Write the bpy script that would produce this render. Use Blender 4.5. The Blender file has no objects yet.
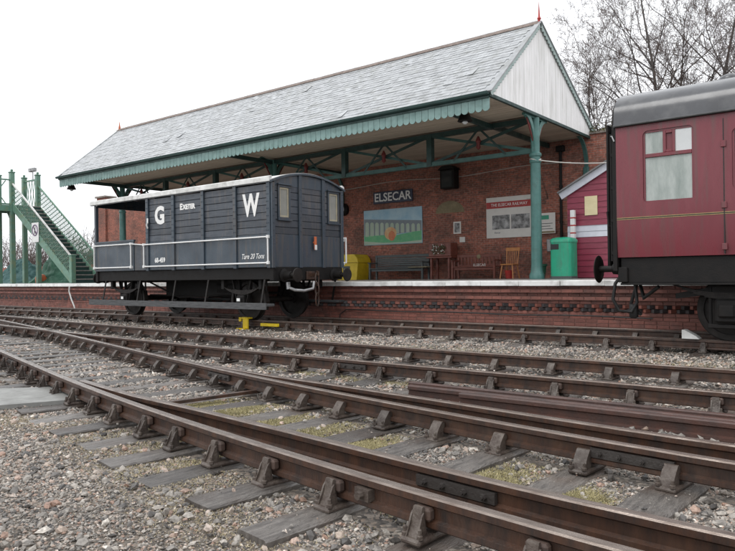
import bpy, bmesh, math, random
import numpy as np
from mathutils import Vector, Matrix, noise
R = math.radians
random.seed(7); rng = np.random.default_rng(11)
scene = bpy.context.scene
COL = scene.collection

# ------------------------------------------------------------------ camera
YAW, PITCH, ROLL, CAMH, FOC = R(38.102), R(0.042), R(0.749), 1.019, 675.9
rx = Vector((math.cos(YAW), math.sin(YAW), 0))
fw = Vector((-math.sin(YAW) * math.cos(PITCH), math.cos(YAW) * math.cos(PITCH), math.sin(PITCH)))
up = rx.cross(fw)
er = rx * math.cos(ROLL) - up * math.sin(ROLL)
eu = rx * math.sin(ROLL) + up * math.cos(ROLL)
cam_d = bpy.data.cameras.new('camera'); cam = bpy.data.objects.new('camera', cam_d); COL.objects.link(cam)
cam.matrix_world = Matrix(((er.x, eu.x, -fw.x, 0), (er.y, eu.y, -fw.y, 0), (er.z, eu.z, -fw.z, CAMH), (0, 0, 0, 1)))
cam_d.sensor_width = 36; cam_d.lens = FOC / 735 * 36; cam_d.clip_end = 3000; cam_d.clip_start = 0.05
scene.camera = cam

# ------------------------------------------------------------------ overcast sky, soft sun, exposure
world = bpy.data.worlds.new('World'); scene.world = world; world.use_nodes = True
wn = world.node_tree; wn.nodes.clear()
sky = wn.nodes.new('ShaderNodeTexSky'); sky.sky_type = 'NISHITA'; sky.sun_disc = False
SUN_EL, SUN_AZ = 58, 200
sky.sun_elevation = R(SUN_EL); sky.sun_rotation = R(SUN_AZ); sky.dust_density = 6; sky.air_density = 1.0
hs = wn.nodes.new('ShaderNodeHueSaturation'); hs.inputs['Saturation'].default_value = 0.12
mx = wn.nodes.new('ShaderNodeMix'); mx.data_type = 'RGBA'; mx.inputs[0].default_value = 0.86
mx.inputs[7].default_value = (11.3, 11.5, 11.9, 1)          # the even white of a rain cloud layer
bg = wn.nodes.new('ShaderNodeBackground'); bg.inputs['Strength'].default_value = 0.105
wo = wn.nodes.new('ShaderNodeOutputWorld')
wn.links.new(sky.outputs[0], hs.inputs['Color']); wn.links.new(hs.outputs[0], mx.inputs[6])
wn.links.new(mx.outputs[2], bg.inputs['Color']); wn.links.new(bg.outputs[0], wo.inputs['Surface'])
sun_d = bpy.data.lights.new('sun', 'SUN'); sun_d.energy = 0.7; sun_d.angle = R(25); sun_d.color = (1, 0.98, 0.95)
sun = bpy.data.objects.new('sun', sun_d); COL.objects.link(sun)
az, el = R(SUN_AZ), R(SUN_EL)
sdir = Vector((math.sin(az) * math.cos(el), math.cos(az) * math.cos(el), math.sin(el)))
sun.rotation_euler = sdir.to_track_quat('Z', 'Y').to_euler()
vs = scene.view_settings; vs.view_transform = 'Standard'; vs.look = 'None'; vs.gamma = 1; vs.exposure = 0.45; vs.use_curve_mapping = False

# ------------------------------------------------------------------ materials
MATS = {}
def _nd(t, typ, **kw):
    n = t.nodes.new(typ)
    for k, v in kw.items(): setattr(n, k, v)
    return n
def M(name, col, col2=None, var=0.3, scale=4.0, rough=0.7, bump=0.15, bscale=40.0, metal=0.0, rnd=0.0, spec=0.5,
      coat=0.0, stretch=None, dirt=None, dirt_amt=0.0, dirt_scale=2.0, rvar=0.15, island=False, dstretch=None):
    """noise-driven procedural material in world position"""
    m = bpy.data.materials.new(name); m.use_nodes = True; t = m.node_tree; L = t.links.new
    b = t.nodes['Principled BSDF']
    g = _nd(t, 'ShaderNodeNewGeometry'); pos = g.outputs['Position']
    if stretch:
        mp = _nd(t, 'ShaderNodeMapping'); mp.inputs['Scale'].default_value = stretch; L(pos, mp.inputs['Vector']); pos = mp.outputs[0]
    n1 = _nd(t, 'ShaderNodeTexNoise'); n1.inputs['Scale'].default_value = scale; n1.inputs['Detail'].default_value = 6; n1.inputs['Roughness'].default_value = 0.65
    L(pos, n1.inputs['Vector'])
    if col2 is None: col2 = tuple(c * (1 - var) for c in col)
    rp = _nd(t, 'ShaderNodeMapRange'); rp.inputs[1].default_value = 0.32; rp.inputs[2].default_value = 0.68
    L(n1.outputs['Fac'], rp.inputs[0])
    mc = _nd(t, 'ShaderNodeMix', data_type='RGBA'); L(rp.outputs[0], mc.inputs[0])
    mc.inputs[6].default_value = (*col, 1); mc.inputs[7].default_value = (*col2, 1)
    out = mc.outputs[2]
    if dirt:
        n3 = _nd(t, 'ShaderNodeTexNoise'); n3.inputs['Scale'].default_value = dirt_scale; n3.inputs['Detail'].default_value = 8
        if dstretch:
            mp3 = _nd(t, 'ShaderNodeMapping'); mp3.inputs['Scale'].default_value = dstretch; L(g.outputs['Position'], mp3.inputs['Vector']); L(mp3.outputs[0], n3.inputs['Vector'])
        else: L(g.outputs['Position'], n3.inputs['Vector'])
        r3 = _nd(t, 'ShaderNodeMapRange'); r3.inputs[1].default_value = 0.5; r3.inputs[2].default_value = 0.72; r3.inputs[4].default_value = dirt_amt
        L(n3.outputs['Fac'], r3.inputs[0])
        md = _nd(t, 'ShaderNodeMix', data_type='RGBA'); L(r3.outputs[0], md.inputs[0]); L(out, md.inputs[6]); md.inputs[7].default_value = (*dirt, 1)
        out = md.outputs[2]
    if rnd:
        oi = _nd(t, 'ShaderNodeObjectInfo'); rr = _nd(t, 'ShaderNodeMapRange')
        rr.inputs[3].default_value = 1 - rnd; rr.inputs[4].default_value = 1 + rnd
        L(g.outputs['Random Per Island'] if island else oi.outputs['Random'], rr.inputs[0])
        hv = _nd(t, 'ShaderNodeHueSaturation'); L(rr.outputs[0], hv.inputs['Value']); L(out, hv.inputs['Color']); out = hv.outputs[0]
    L(out, b.inputs['Base Color'])
    n2 = _nd(t, 'ShaderNodeTexNoise'); n2.inputs['Scale'].default_value = bscale; n2.inputs['Detail'].default_value = 4
    L(pos, n2.inputs['Vector'])
    if bump:
        bp = _nd(t, 'ShaderNodeBump'); bp.inputs['Strength'].default_value = bump; bp.inputs['Distance'].default_value = 0.01
        L(n2.outputs['Fac'], bp.inputs['Height']); L(bp.outputs[0], b.inputs['Normal'])
    rm = _nd(t, 'ShaderNodeMapRange'); rm.inputs[1].default_value = 0.3; rm.inputs[2].default_value = 0.7
    rm.inputs[3].default_value = max(0.02, rough - rvar); rm.inputs[4].default_value = min(1, rough + rvar)
    L(n1.outputs['Fac'], rm.inputs[0]); L(rm.outputs[0], b.inputs['Roughness'])
    b.inputs['Metallic'].default_value = metal; b.inputs['Specular IOR Level'].default_value = spec
    b.inputs['Coat Weight'].default_value = coat; b.inputs['Coat Roughness'].default_value = 0.12
    MATS[name] = m
    return m

def brick_mat(name, c1, c2, mortar, dirt=(0.05, 0.04, 0.035)):
    m = bpy.data.materials.new(name); m.use_nodes = True; t = m.node_tree; L = t.links.new
    b = t.nodes['Principled BSDF']; g = _nd(t, 'ShaderNodeNewGeometry')
    sx = _nd(t, 'ShaderNodeSeparateXYZ'); L(g.outputs['Position'], sx.inputs[0])
    ad = _nd(t, 'ShaderNodeMath', operation='ADD'); L(sx.outputs[0], ad.inputs[0]); L(sx.outputs[1], ad.inputs[1])
    cx = _nd(t, 'ShaderNodeCombineXYZ'); L(ad.outputs[0], cx.inputs[0]); L(sx.outputs[2], cx.inputs[1])
    bt = _nd(t, 'ShaderNodeTexBrick'); L(cx.outputs[0], bt.inputs['Vector'])
    bt.inputs['Color1'].default_value = (*c1, 1); bt.inputs['Color2'].default_value = (*c2, 1); bt.inputs['Mortar'].default_value = (*mortar, 1)
    bt.inputs['Scale'].default_value = 1; bt.inputs['Brick Width'].default_value = 0.225; bt.inputs['Row Height'].default_value = 0.075
    bt.inputs['Mortar Size'].default_value = 0.006; bt.inputs['Mortar Smooth'].default_value = 0.2; bt.inputs['Bias'].default_value = -0.1
    nz = _nd(t, 'ShaderNodeTexNoise'); nz.inputs['Scale'].default_value = 1.3; nz.inputs['Detail'].default_value = 8; L(g.outputs['Position'], nz.inputs['Vector'])
    mr = _nd(t, 'ShaderNodeMapRange'); mr.inputs[1].default_value = 0.42; mr.inputs[2].default_value = 0.75; mr.inputs[4].default_value = 0.75; L(nz.outputs['Fac'], mr.inputs[0])
    mi = _nd(t, 'ShaderNodeMix', data_type='RGBA'); L(mr.outputs[0], mi.inputs[0]); L(bt.outputs['Color'], mi.inputs[6]); mi.inputs[7].default_value = (*dirt, 1)
    n2 = _nd(t, 'ShaderNodeTexNoise'); n2.inputs['Scale'].default_value = 14; n2.inputs['Detail'].default_value = 3; L(g.outputs['Position'], n2.inputs['Vector'])
    hv = _nd(t, 'ShaderNodeHueSaturation'); r2 = _nd(t, 'ShaderNodeMapRange'); r2.inputs[1].default_value = .3; r2.inputs[2].default_value = .7; r2.inputs[3].default_value = 0.65; r2.inputs[4].default_value = 1.35
    L(n2.outputs['Fac'], r2.inputs[0]); L(r2.outputs[0], hv.inputs['Value']); L(mi.outputs[2], hv.inputs['Color'])
    L(hv.outputs[0], b.inputs['Base Color']); b.inputs['Roughness'].default_value = 0.8
    bp = _nd(t, 'ShaderNodeBump'); bp.invert = True; bp.inputs['Strength'].default_value = 0.6; bp.inputs['Distance'].default_value = 0.01
    L(bt.outputs['Fac'], bp.inputs['Height']); L(bp.outputs[0], b.inputs['Normal'])
    MATS[name] = m; return m

def stone_mat(name, stops, rough=0.6):
    m = bpy.data.materials.new(name); m.use_nodes = True; t = m.node_tree; L = t.links.new
    b = t.nodes['Principled BSDF']; g = _nd(t, 'ShaderNodeNewGeometry')
    rp = _nd(t, 'ShaderNodeValToRGB'); rp.color_ramp.interpolation = 'LINEAR'
    e = rp.color_ramp.elements
    while len(e) < len(stops): e.new(0.5)
    for i, (p, c) in enumerate(stops): e[i].position = p; e[i].color = (*c, 1)
    L(g.outputs['Random Per Island'], rp.inputs[0])
    nz = _nd(t, 'ShaderNodeTexNoise'); nz.inputs['Scale'].default_value = 70; nz.inputs['Detail'].default_value = 5; L(g.outputs['Position'], nz.inputs['Vector'])
    nb = _nd(t, 'ShaderNodeTexNoise'); nb.inputs['Scale'].default_value = 1.1; nb.inputs['Detail'].default_value = 4; L(g.outputs['Position'], nb.inputs['Vector'])
    ad = _nd(t, 'ShaderNodeMath', operation='ADD'); L(nz.outputs['Fac'], ad.inputs[0]); L(nb.outputs['Fac'], ad.inputs[1])
    mr = _nd(t, 'ShaderNodeMapRange'); mr.inputs[1].default_value = 0.7; mr.inputs[2].default_value = 1.3; mr.inputs[3].default_value = 0.55; mr.inputs[4].default_value = 1.6; L(ad.outputs[0], mr.inputs[0])
    hv = _nd(t, 'ShaderNodeHueSaturation'); L(mr.outputs[0], hv.inputs['Value']); L(rp.outputs[0], hv.inputs['Color'])
    L(hv.outputs[0], b.inputs['Base Color']); b.inputs['Roughness'].default_value = rough
    bp = _nd(t, 'ShaderNodeBump'); bp.inputs['Strength'].default_value = 0.4; bp.inputs['Distance'].default_value = 0.004; L(nz.outputs['Fac'], bp.inputs['Height']); L(bp.outputs[0], b.inputs['Normal'])
    MATS[name] = m; return m

def ground_mat():
    m = bpy.data.materials.new('gravel_ground'); m.use_nodes = True; t = m.node_tree; L = t.links.new
    b = t.nodes['Principled BSDF']; g = _nd(t, 'ShaderNodeNewGeometry'); P = g.outputs['Position']
    vo = _nd(t, 'ShaderNodeTexVoronoi'); vo.inputs['Scale'].default_value = 42; vo.inputs['Randomness'].default_value = 1; L(P, vo.inputs['Vector'])
    sp = _nd(t, 'ShaderNodeSeparateColor'); L(vo.outputs['Color'], sp.inputs[0])
    rp = _nd(t, 'ShaderNodeValToRGB'); e = rp.color_ramp.elements
    cs = [(0, (.03, .026, .023)), (.3, (.085, .073, .062)), (.55, (.15, .13, .11)), (.75, (.20, .155, .12)), (1, (.28, .25, .215))]
    while len(e) < len(cs): e.new(.5)
    for i, (p, c) in enumerate(cs): e[i].position = p; e[i].color = (*c, 1)
    L(sp.outputs[0], rp.inputs[0])
    nz = _nd(t, 'ShaderNodeTexNoise'); nz.inputs['Scale'].default_value = 0.9; nz.inputs['Detail'].default_value = 9; L(P, nz.inputs['Vector'])
    mr = _nd(t, 'ShaderNodeMapRange'); mr.inputs[1].default_value = .45; mr.inputs[2].default_value = .7; mr.inputs[4].default_value = .7; L(nz.outputs['Fac'], mr.inputs[0])
    mi = _nd(t, 'ShaderNodeMix', data_type='RGBA'); L(mr.outputs[0], mi.inputs[0]); L(rp.outputs[0], mi.inputs[6]); mi.inputs[7].default_value = (.075, .06, .042, 1)
    L(mi.outputs[2], b.inputs['Base Color']); b.inputs['Roughness'].default_value = .75
    bp = _nd(t, 'ShaderNodeBump'); bp.invert = True; bp.inputs['Strength'].default_value = .8; bp.inputs['Distance'].default_value = .012; L(vo.outputs['Distance'], bp.inputs['Height']); L(bp.outputs[0], b.inputs['Normal'])
    MATS['gravel_ground'] = m; return m

ground_mat()
stone_mat('ballast', [(0, (.045, .041, .038)), (.22, (.13, .118, .106)), (.45, (.225, .205, .18)), (.66, (.31, .28, .245)), (.80, (.33, .265, .215)), (.91, (.27, .165, .12)), (1, (.56, .52, .46))], .5)
M('rust_rail', (.076, .037, .023), (.015, .010, .008), scale=7, rough=.42, stretch=(1.6, 1.6, .35), bump=.3, bscale=60, dirt=(.085, .050, .034), dirt_amt=.6, dirt_scale=7)
M('rail_head', (.27, .225, .195), (.10, .072, .058), scale=9, rough=.26, bump=.15, bscale=80, metal=.45, stretch=(.6, 4, 4))
M('chair_iron', (.095, .077, .063), (.034, .021, .016), scale=18, rough=.55, bump=.5, bscale=70, rnd=.3)
M('plate_iron', (.05, .045, .042), (.03, .024, .021), scale=12, rough=.45, bump=.4, bscale=60)
M('key_wood', (.09, .055, .04), (.05, .035, .03), scale=12, rough=.7)
M('sleeper_wood', (.185, .168, .152), (.042, .036, .032), scale=5, rough=.36, bump=.9, bscale=26, rnd=.5, stretch=(6, 1, 1), dirt=(.07, .045, .032), dirt_amt=.85, dirt_scale=2.6)
M('loose_rail', (.085, .040, .030), (.035, .022, .019), scale=6, rough=.5, bump=.3, bscale=50)
M('yellow', (.75, .55, .01), (.6, .42, .01), scale=10, rough=.45, bump=.05)
M('slab', (.24, .24, .225), (.17, .17, .16), scale=5, rough=.55, bump=.2, bscale=60)
M('grass', (.38, .33, .17), (.26, .23, .12), scale=7, rough=.8, bump=0, rnd=.4, island=True)
M('dry_grass', (.40, .34, .21), (.28, .23, .14), scale=7, rough=.8, bump=0, rnd=.4, island=True)
M('van_grey', (.056, .067, .083), (.039, .047, .058), scale=3, rough=.42, bump=.25, bscale=30, rnd=.28, stretch=(1, 1, 5), dirt=(.105, .095, .088), dirt_amt=.75, dirt_scale=3, dstretch=(4, 4, .6))
M('van_steel', (.048, .068, .088), (.038, .052, .068), scale=2, rough=.36, bump=.06, bscale=18, dirt=(.10, .085, .072), dirt_amt=.75, dirt_scale=2.5, dstretch=(4, 4, .4))
M('black_iron', (.008, .008, .008), (.017, .015, .014), scale=6, rough=.6, spec=.2, bump=.2, bscale=50)
M('wheel_iron', (.022, .018, .016), (.011, .010, .009), scale=8, rough=.55, spec=.25, bump=.2)
M('step_wood', (.085, .088, .09), (.045, .046, .048), scale=4, rough=.6, bump=.4, bscale=40, stretch=(1, 6, 6))
M('white_paint', (.78, .78, .77), (.66, .66, .65), scale=6, rough=.45, bump=.05)
M('white_worn', (.74, .74, .72), (.5, .5, .48), scale=3, rough=.55, bump=.15, dirt=(.28, .27, .25), dirt_amt=.6, dirt_scale=5)
M('letter_white', (.82, .82, .8), (.74, .74, .72), scale=20, rough=.5, bump=0)
M('cream_frame', (.42, .38, .27), (.3, .27, .2), scale=8, rough=.5)
M('van_glass', (.30, .31, .28), (.22, .23, .21), scale=2, rough=.1, bump=0, rvar=.05)
M('maroon', (.18, .031, .042), (.15, .025, .035), scale=1.5, rough=.27, bump=.35, bscale=2.2, stretch=(3, 3, .6), dirt=(.105, .055, .05), dirt_amt=.75, dirt_scale=2.2, dstretch=(5, 5, .35), rvar=.1)
M('coach_roof', (.085, .088, .095), (.055, .056, .06), scale=1.6, rough=.2, bump=.1, bscale=14, dirt=(.15, .15, .15), dirt_amt=.5, dirt_scale=4, rvar=.1)
M('coach_glass', (.42, .455, .43), (.23, .27, .25), scale=2.2, rough=.2, bump=.03, bscale=60, stretch=(3, 3, .8))  # pale and dark upright streaks painted in to suggest reflections in the pane
M('clear_glass', (.05, .055, .055), (.04, .04, .04), scale=2, rough=.06, bump=0, rvar=.03)
M('frost_glass', (.62, .64, .64), (.55, .57, .57), scale=3, rough=.25, bump=0)
M('lining', (.42, .31, .12), (.3, .22, .09), scale=10, rough=.4, bump=0)
M('rubber', (.010, .010, .010), (.018, .018, .018), scale=10, rough=.6, bump=.2)
M('slate', (.36, .375, .385), (.27, .28, .285), scale=5, rough=.30, bump=.3, bscale=30, rnd=.12, dirt=(.15, .155, .13), dirt_amt=.5, dirt_scale=3)
M('slate_mass', (.36, .375, .385), (.27, .28, .285), scale=5, rough=.30, bump=.3, bscale=30, rnd=.12, island=True, dirt=(.15, .155, .13), dirt_amt=.5, dirt_scale=3)
M('ridge_tile', (.20, .15, .125), (.13, .10, .085), scale=6, rough=.7)
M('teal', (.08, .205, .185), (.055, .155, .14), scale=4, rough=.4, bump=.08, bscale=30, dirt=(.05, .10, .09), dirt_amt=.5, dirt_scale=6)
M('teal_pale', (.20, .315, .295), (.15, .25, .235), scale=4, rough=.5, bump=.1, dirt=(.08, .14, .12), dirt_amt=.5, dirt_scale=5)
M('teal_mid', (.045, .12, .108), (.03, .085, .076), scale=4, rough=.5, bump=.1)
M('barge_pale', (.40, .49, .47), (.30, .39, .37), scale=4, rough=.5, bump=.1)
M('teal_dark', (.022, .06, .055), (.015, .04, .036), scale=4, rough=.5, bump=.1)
M('boss_red', (.16, .022, .02), (.10, .018, .016), scale=6, rough=.6)
M('red_paint', (.45, .035, .03), (.3, .03, .025), scale=6, rough=.5)
M('soffit', (.52, .44, .345), (.42, .35, .27), scale=3, rough=.75, bump=.15, stretch=(.5, 4, 4), rnd=.12)
M('gable_white', (.9, .9, .89), (.85, .85, .84), scale=2, rough=.5, bump=.05, rnd=.05, dirt=(.55, .55, .51), dirt_amt=.6, dirt_scale=2.5, dstretch=(3, 3, .3))
brick_mat('wall_brick', (.40, .13, .085), (.20, .085, .062), (.30, .235, .195), (.085, .055, .045))
brick_mat('left_brick', (.33, .10, .062), (.22, .075, .05), (.24, .19, .16))
M('brick_red', (.25, .088, .063), (.165, .062, .048), scale=10, rough=.55, bump=.4, bscale=60, rnd=.2, dirt=(.10, .055, .046), dirt_amt=.8, dirt_scale=3)
M('brick_red_mass', (.25, .088, .063), (.165, .062, .048), scale=10, rough=.55, bump=.4, bscale=60, rnd=.2, island=True, dirt=(.10, .055, .046), dirt_amt=.8, dirt_scale=3)
M('brick_blue', (.062, .055, .055), (.04, .036, .038), scale=10, rough=.45, bump=.3, bscale=60, rnd=.3)
M('brick_blue_mass', (.062, .055, .055), (.04, .036, .038), scale=10, rough=.45, bump=.3, bscale=60, rnd=.3, island=True)
M('mortar', (.20, .105, .085), (.13, .075, .062), scale=8, rough=.9)
M('platform_top', (.34, .33, .315), (.25, .24, .23), scale=3, rough=.35, bump=.2)
M('coping', (.84, .84, .82), (.70, .70, .68), scale=4, rough=.5, bump=.2, rnd=.08, dirt=(.3, .29, .27), dirt_amt=.6, dirt_scale=4)
M('shed_pink', (.26, .034, .066), (.20, .027, .052), scale=4, rough=.45, bump=.1, rnd=.1, stretch=(1, 1, 6))
M('shed_white', (.62, .64, .70), (.52, .54, .6), scale=4, rough=.5)
M('bin_green', (.014, .33, .19), (.012, .27, .155), scale=4, rough=.4, bump=.05, dirt=(.06, .16, .11), dirt_amt=.6, dirt_scale=5, dstretch=(3, 3, .5))
M('dark_green', (.02, .13, .075), (.015, .09, .05), scale=6, rough=.5)
M('grit_yellow', (.72, .52, .02), (.55, .4, .02), scale=5, rough=.5)
M('bench_grey', (.075, .09, .09), (.05, .06, .06), scale=5, rough=.5, bump=.2, stretch=(1, 6, 6))
M('bench_brown', (.20, .06, .04), (.13, .04, .028), scale=6, rough=.45, bump=.2)
M('pine', (.50, .22, .07), (.38, .15, .05), scale=5, rough=.45, bump=.1)
M('sign_navy', (.025, .035, .07), (.02, .028, .055), scale=5, rough=.4, bump=0)
M('paper', (.72, .70, .66), (.64, .62, .58), scale=3, rough=.6, bump=0)
M('photo_print', (.5, .5, .5), (.015, .015, .015), scale=5, rough=.5, bump=0)
M('mural_sky', (.24, .44, .58), (.46, .62, .68), scale=1.6, rough=.5, bump=0)
M('mural_green', (.06, .36, .16), (.18, .46, .22), scale=4, rough=.5, bump=0)
M('mural_stone', (.16, .20, .24), (.22, .25, .26), scale=6, rough=.5, bump=0)
M('mural_pale', (.42, .50, .42), (.36, .46, .34), scale=4, rough=.5, bump=0)
M('mural_orange', (.60, .28, .10), (.65, .50, .28), scale=5, rough=.5, bump=0)
M('mural_red', (.55, .12, .05), (.6, .26, .10), scale=8, rough=.5, bump=0)
M('plaster', (.27, .22, .13), (.18, .15, .09), scale=5, rough=.8)
M('yellow_paper', (.70, .62, .38), (.62, .54, .32), scale=5, rough=.6, bump=0)
M('cable_white', (.55, .53, .48), (.45, .43, .4), scale=5, rough=.5, bump=0)
M('bridge_green', (.13, .25, .185), (.085, .18, .135), scale=4, rough=.45, bump=.1, dirt=(.20, .24, .13), dirt_amt=.7, dirt_scale=4)
M('tread', (.28, .27, .25), (.15, .14, .13), scale=6, rough=.5, bump=.2)
M('tarp_green', (.06, .17, .11), (.02, .08, .05), scale=3, rough=.6, spec=.3, bump=.5, bscale=9)
M('tarp_teal', (.02, .085, .08), (.010, .045, .043), scale=3, rough=.6, spec=.3, bump=.5, bscale=9)
M('orange', (.55, .14, .05), (.4, .1, .04), scale=4, rough=.5)
M('bark', (.12, .11, .105), (.06, .054, .05), scale=8, rough=.9, bump=.3)
M('twig', (.115, .085, .072), (.07, .052, .046), scale=8, rough=.9, bump=0)
M('ivy', (.05, .06, .025), (.09, .075, .03), scale=5, rough=.8, bump=0, rnd=.4, island=True)
M('far_roof', (.19, .19, .19), (.15, .15, .15), scale=3, rough=.7)
M('far_wall', (.25, .22, .19), (.2, .17, .15), scale=3, rough=.8)
M('purple', (.09, .02, .12), (.06, .015, .09), scale=4, rough=.6)
M('galv', (.38, .38, .38), (.28, .28, .28), scale=5, rough=.4, metal=.6)

# ------------------------------------------------------------------ mesh helpers
class MB:
    def __init__(s): s.v = []; s.f = []; s.m = []
    def add(s, vs, fs, mi=0):
        o = len(s.v); s.v.extend(tuple(map(float, p)) for p in vs)
        for f in fs: s.f.append(tuple(i + o for i in f)); s.m.append(mi)
        return s
    def box(s, x0, x1, y0, y1, z0, z1, mi=0):
        vs = [(x0, y0, z0), (x1, y0, z0), (x1, y1, z0), (x0, y1, z0), (x0, y0, z1), (x1, y0, z1), (x1, y1, z1), (x0, y1, z1)]
        return s.add(vs, [(0, 3, 2, 1), (4, 5, 6, 7), (0, 1, 5, 4), (1, 2, 6, 5), (2, 3, 7, 6), (3, 0, 4, 7)], mi)
    def cbox(s, x0, x1, y0, y1, z0, z1, c=0.006, mi=0):
        """box with chamfered edges (hull of 24 points)"""
        X = (x0, x1); Y = (y0, y1); Z = (z0, z1); S = (1, -1); vs = []; ix = {}
        for i in (0, 1):
            for j in (0, 1):
                for k in (0, 1):
                    for a in range(3):
                        p = [X[i] + S[i] * c, Y[j] + S[j] * c, Z[k] + S[k] * c]
                        p[a] = (X[i], Y[j], Z[k])[a]
                        ix[(i, j, k, a)] = len(vs); vs.append(tuple(p))
        F = []
        for i in (0, 1):
            q = [ix[(i, j, k, 0)] for j, k in ((0, 0), (1, 0), (1, 1), (0, 1))]; F.append(q if i else q[::-1])
            q = [ix[(j, i, k, 1)] for j, k in ((0, 0), (1, 0), (1, 1), (0, 1))]; F.append(q[::-1] if i else q)
            q = [ix[(j, k, i, 2)] for j, k in ((0, 0), (1, 0), (1, 1), (0, 1))]; F.append(q if i else q[::-1])
        for i in (0, 1):
            for j in (0, 1):
                F.append([ix[(i, j, 0, 0)], ix[(i, j, 1, 0)], ix[(i, j, 1, 1)], ix[(i, j, 0, 1)]])
                F.append([ix[(i, 0, j, 0)], ix[(i, 1, j, 0)], ix[(i, 1, j, 2)], ix[(i, 0, j, 2)]])
                F.append([ix[(0, i, j, 1)], ix[(1, i, j, 1)], ix[(1, i, j, 2)], ix[(0, i, j, 2)]])
                for k in (0, 1): F.append([ix[(i, j, k, 0)], ix[(i, j, k, 1)], ix[(i, j, k, 2)]])
        return s.add(vs, F, mi)
    def prism(s, pts, ax, a0, a1, mi=0):
        n = len(pts)
        def mk(p, a): return {'x': (a, p[0], p[1]), 'y': (p[0], a, p[1]), 'z': (p[0], p[1], a)}[ax]
        vs = [mk(p, a0) for p in pts] + [mk(p, a1) for p in pts]
        return s.add(vs, [tuple(range(n)), tuple(range(2 * n - 1, n - 1, -1))] + [(i, i + n, (i + 1) % n + n, (i + 1) % n) for i in range(n)], mi)
    def tube(s, path, r, n=6, mi=0, caps=True):
        P = [Vector(p) for p in path]; rs = r if isinstance(r, (list, tuple)) else [r] * len(P); vs = []; fs = []
        prev = None
        for i, p in enumerate(P):
            d = (P[min(i + 1, len(P) - 1)] - P[max(i - 1, 0)]).normalized()
            if prev is None:
                a = Vector((0, 0, 1)) if abs(d.z) < .9 else Vector((1, 0, 0)); u = d.cross(a).normalized()
            else: u = (prev - d * prev.dot(d)).normalized()
            prev = u; w = d.cross(u)
            for k in range(n):
                t = 2 * math.pi * k / n; vs.append(tuple(p + (u * math.cos(t) + w * math.sin(t)) * rs[i]))
        for i in range(len(P) - 1):
            for k in range(n): fs.append((i * n + k, i * n + (k + 1) % n, (i + 1) * n + (k + 1) % n, (i + 1) * n + k))
        if caps: fs.append(tuple(range(n - 1, -1, -1))); fs.append(tuple((len(P) - 1) * n + k for k in range(n)))
        return s.add(vs, fs, mi)
    def beam(s, p0, p1, w, h, mi=0, side=None):
        a, b = Vector(p0), Vector(p1); d = (b - a).normalized()
        u = Vector(side) if side else (d.cross(Vector((0, 0, 1))) if abs(d.z) < .95 else Vector((1, 0, 0)))
        u.normalize(); t = d.cross(u).normalized(); vs = []
        for p in (a, b):
            for su, st in ((-1, -1), (1, -1), (1, 1), (-1, 1)): vs.append(tuple(p + u * su * w / 2 + t * st * h / 2))
        return s.add(vs, [(0, 1, 2, 3), (7, 6, 5, 4), (0, 4, 5, 1), (1, 5, 6, 2), (2, 6, 7, 3), (3, 7, 4, 0)], mi)
    def lathe(s, prof, c, ax='z', n=16, mi=0):
        vs = []; fs = []
        for r, h in prof:
            for k in range(n):
                t = 2 * math.pi * k / n; a, b = r * math.cos(t), r * math.sin(t)
                vs.append({'z': (c[0] + a, c[1] + b, c[2] + h), 'x': (c[0] + h, c[1] + a, c[2] + b), 'y': (c[0] + a, c[1] + h, c[2] + b)}[ax])
        for i in range(len(prof) - 1):
            for k in range(n): fs.append((i * n + k, i * n + (k + 1) % n, (i + 1) * n + (k + 1) % n, (i + 1) * n + k))
        fs.append(tuple(range(n - 1, -1, -1))); fs.append(tuple((len(prof) - 1) * n + k for k in range(n)))
        return s.add(vs, fs, mi)
    def mesh(s, name, mats, org=(0, 0, 0), smooth=None, fix=True):
        me = bpy.data.meshes.new(name)
        V = np.array(s.v, float) - np.array(org, float)
        me.from_pydata(V.tolist(), [], s.f)
        for m in mats if isinstance(mats, (list, tuple)) else [mats]: me.materials.append(MATS[m])
        if max(s.m, default=0): me.polygons.foreach_set('material_index', s.m)
        if fix:
            bm = bmesh.new(); bm.from_mesh(me); bmesh.ops.recalc_face_normals(bm, faces=bm.faces); bm.to_mesh(me); bm.free()
        if smooth is not None:
            me.polygons.foreach_set('use_smooth', [True] * len(me.polygons)); me.set_sharp_from_angle(angle=R(smooth))
        me.update(); return me
    def build(s, name, mats, parent=None, smooth=None, fix=True, label=None):
        o = bpy.data.objects.new(name, s.mesh(name, mats, wl(parent), smooth, fix)); COL.objects.link(o); o.parent = parent
        if label: o['label'] = label
        return o
def wl(o):
    v = Vector((0, 0, 0))
    while o is not None: v += o.location; o = o.parent
    return v
def tag(o, label=None, cat=None, group=None, kind=None):
    if label: o['label'] = label
    if cat: o['category'] = cat
    if group: o['group'] = group
    if kind: o['kind'] = kind
    return o
def thing(name, label, cat, loc=(0, 0, 0), group=None):
    o = bpy.data.objects.new(name, None); COL.objects.link(o); o.location = loc; o.empty_display_size = .2
    return tag(o, label, cat, group)
def inst(name, me, parent, loc=(0, 0, 0), rz=0.0, rot=None):
    o = bpy.data.objects.new(name, me); COL.objects.link(o); o.parent = parent; o.location = loc
    o.rotation_euler = rot if rot else (0, 0, rz); return o
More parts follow.
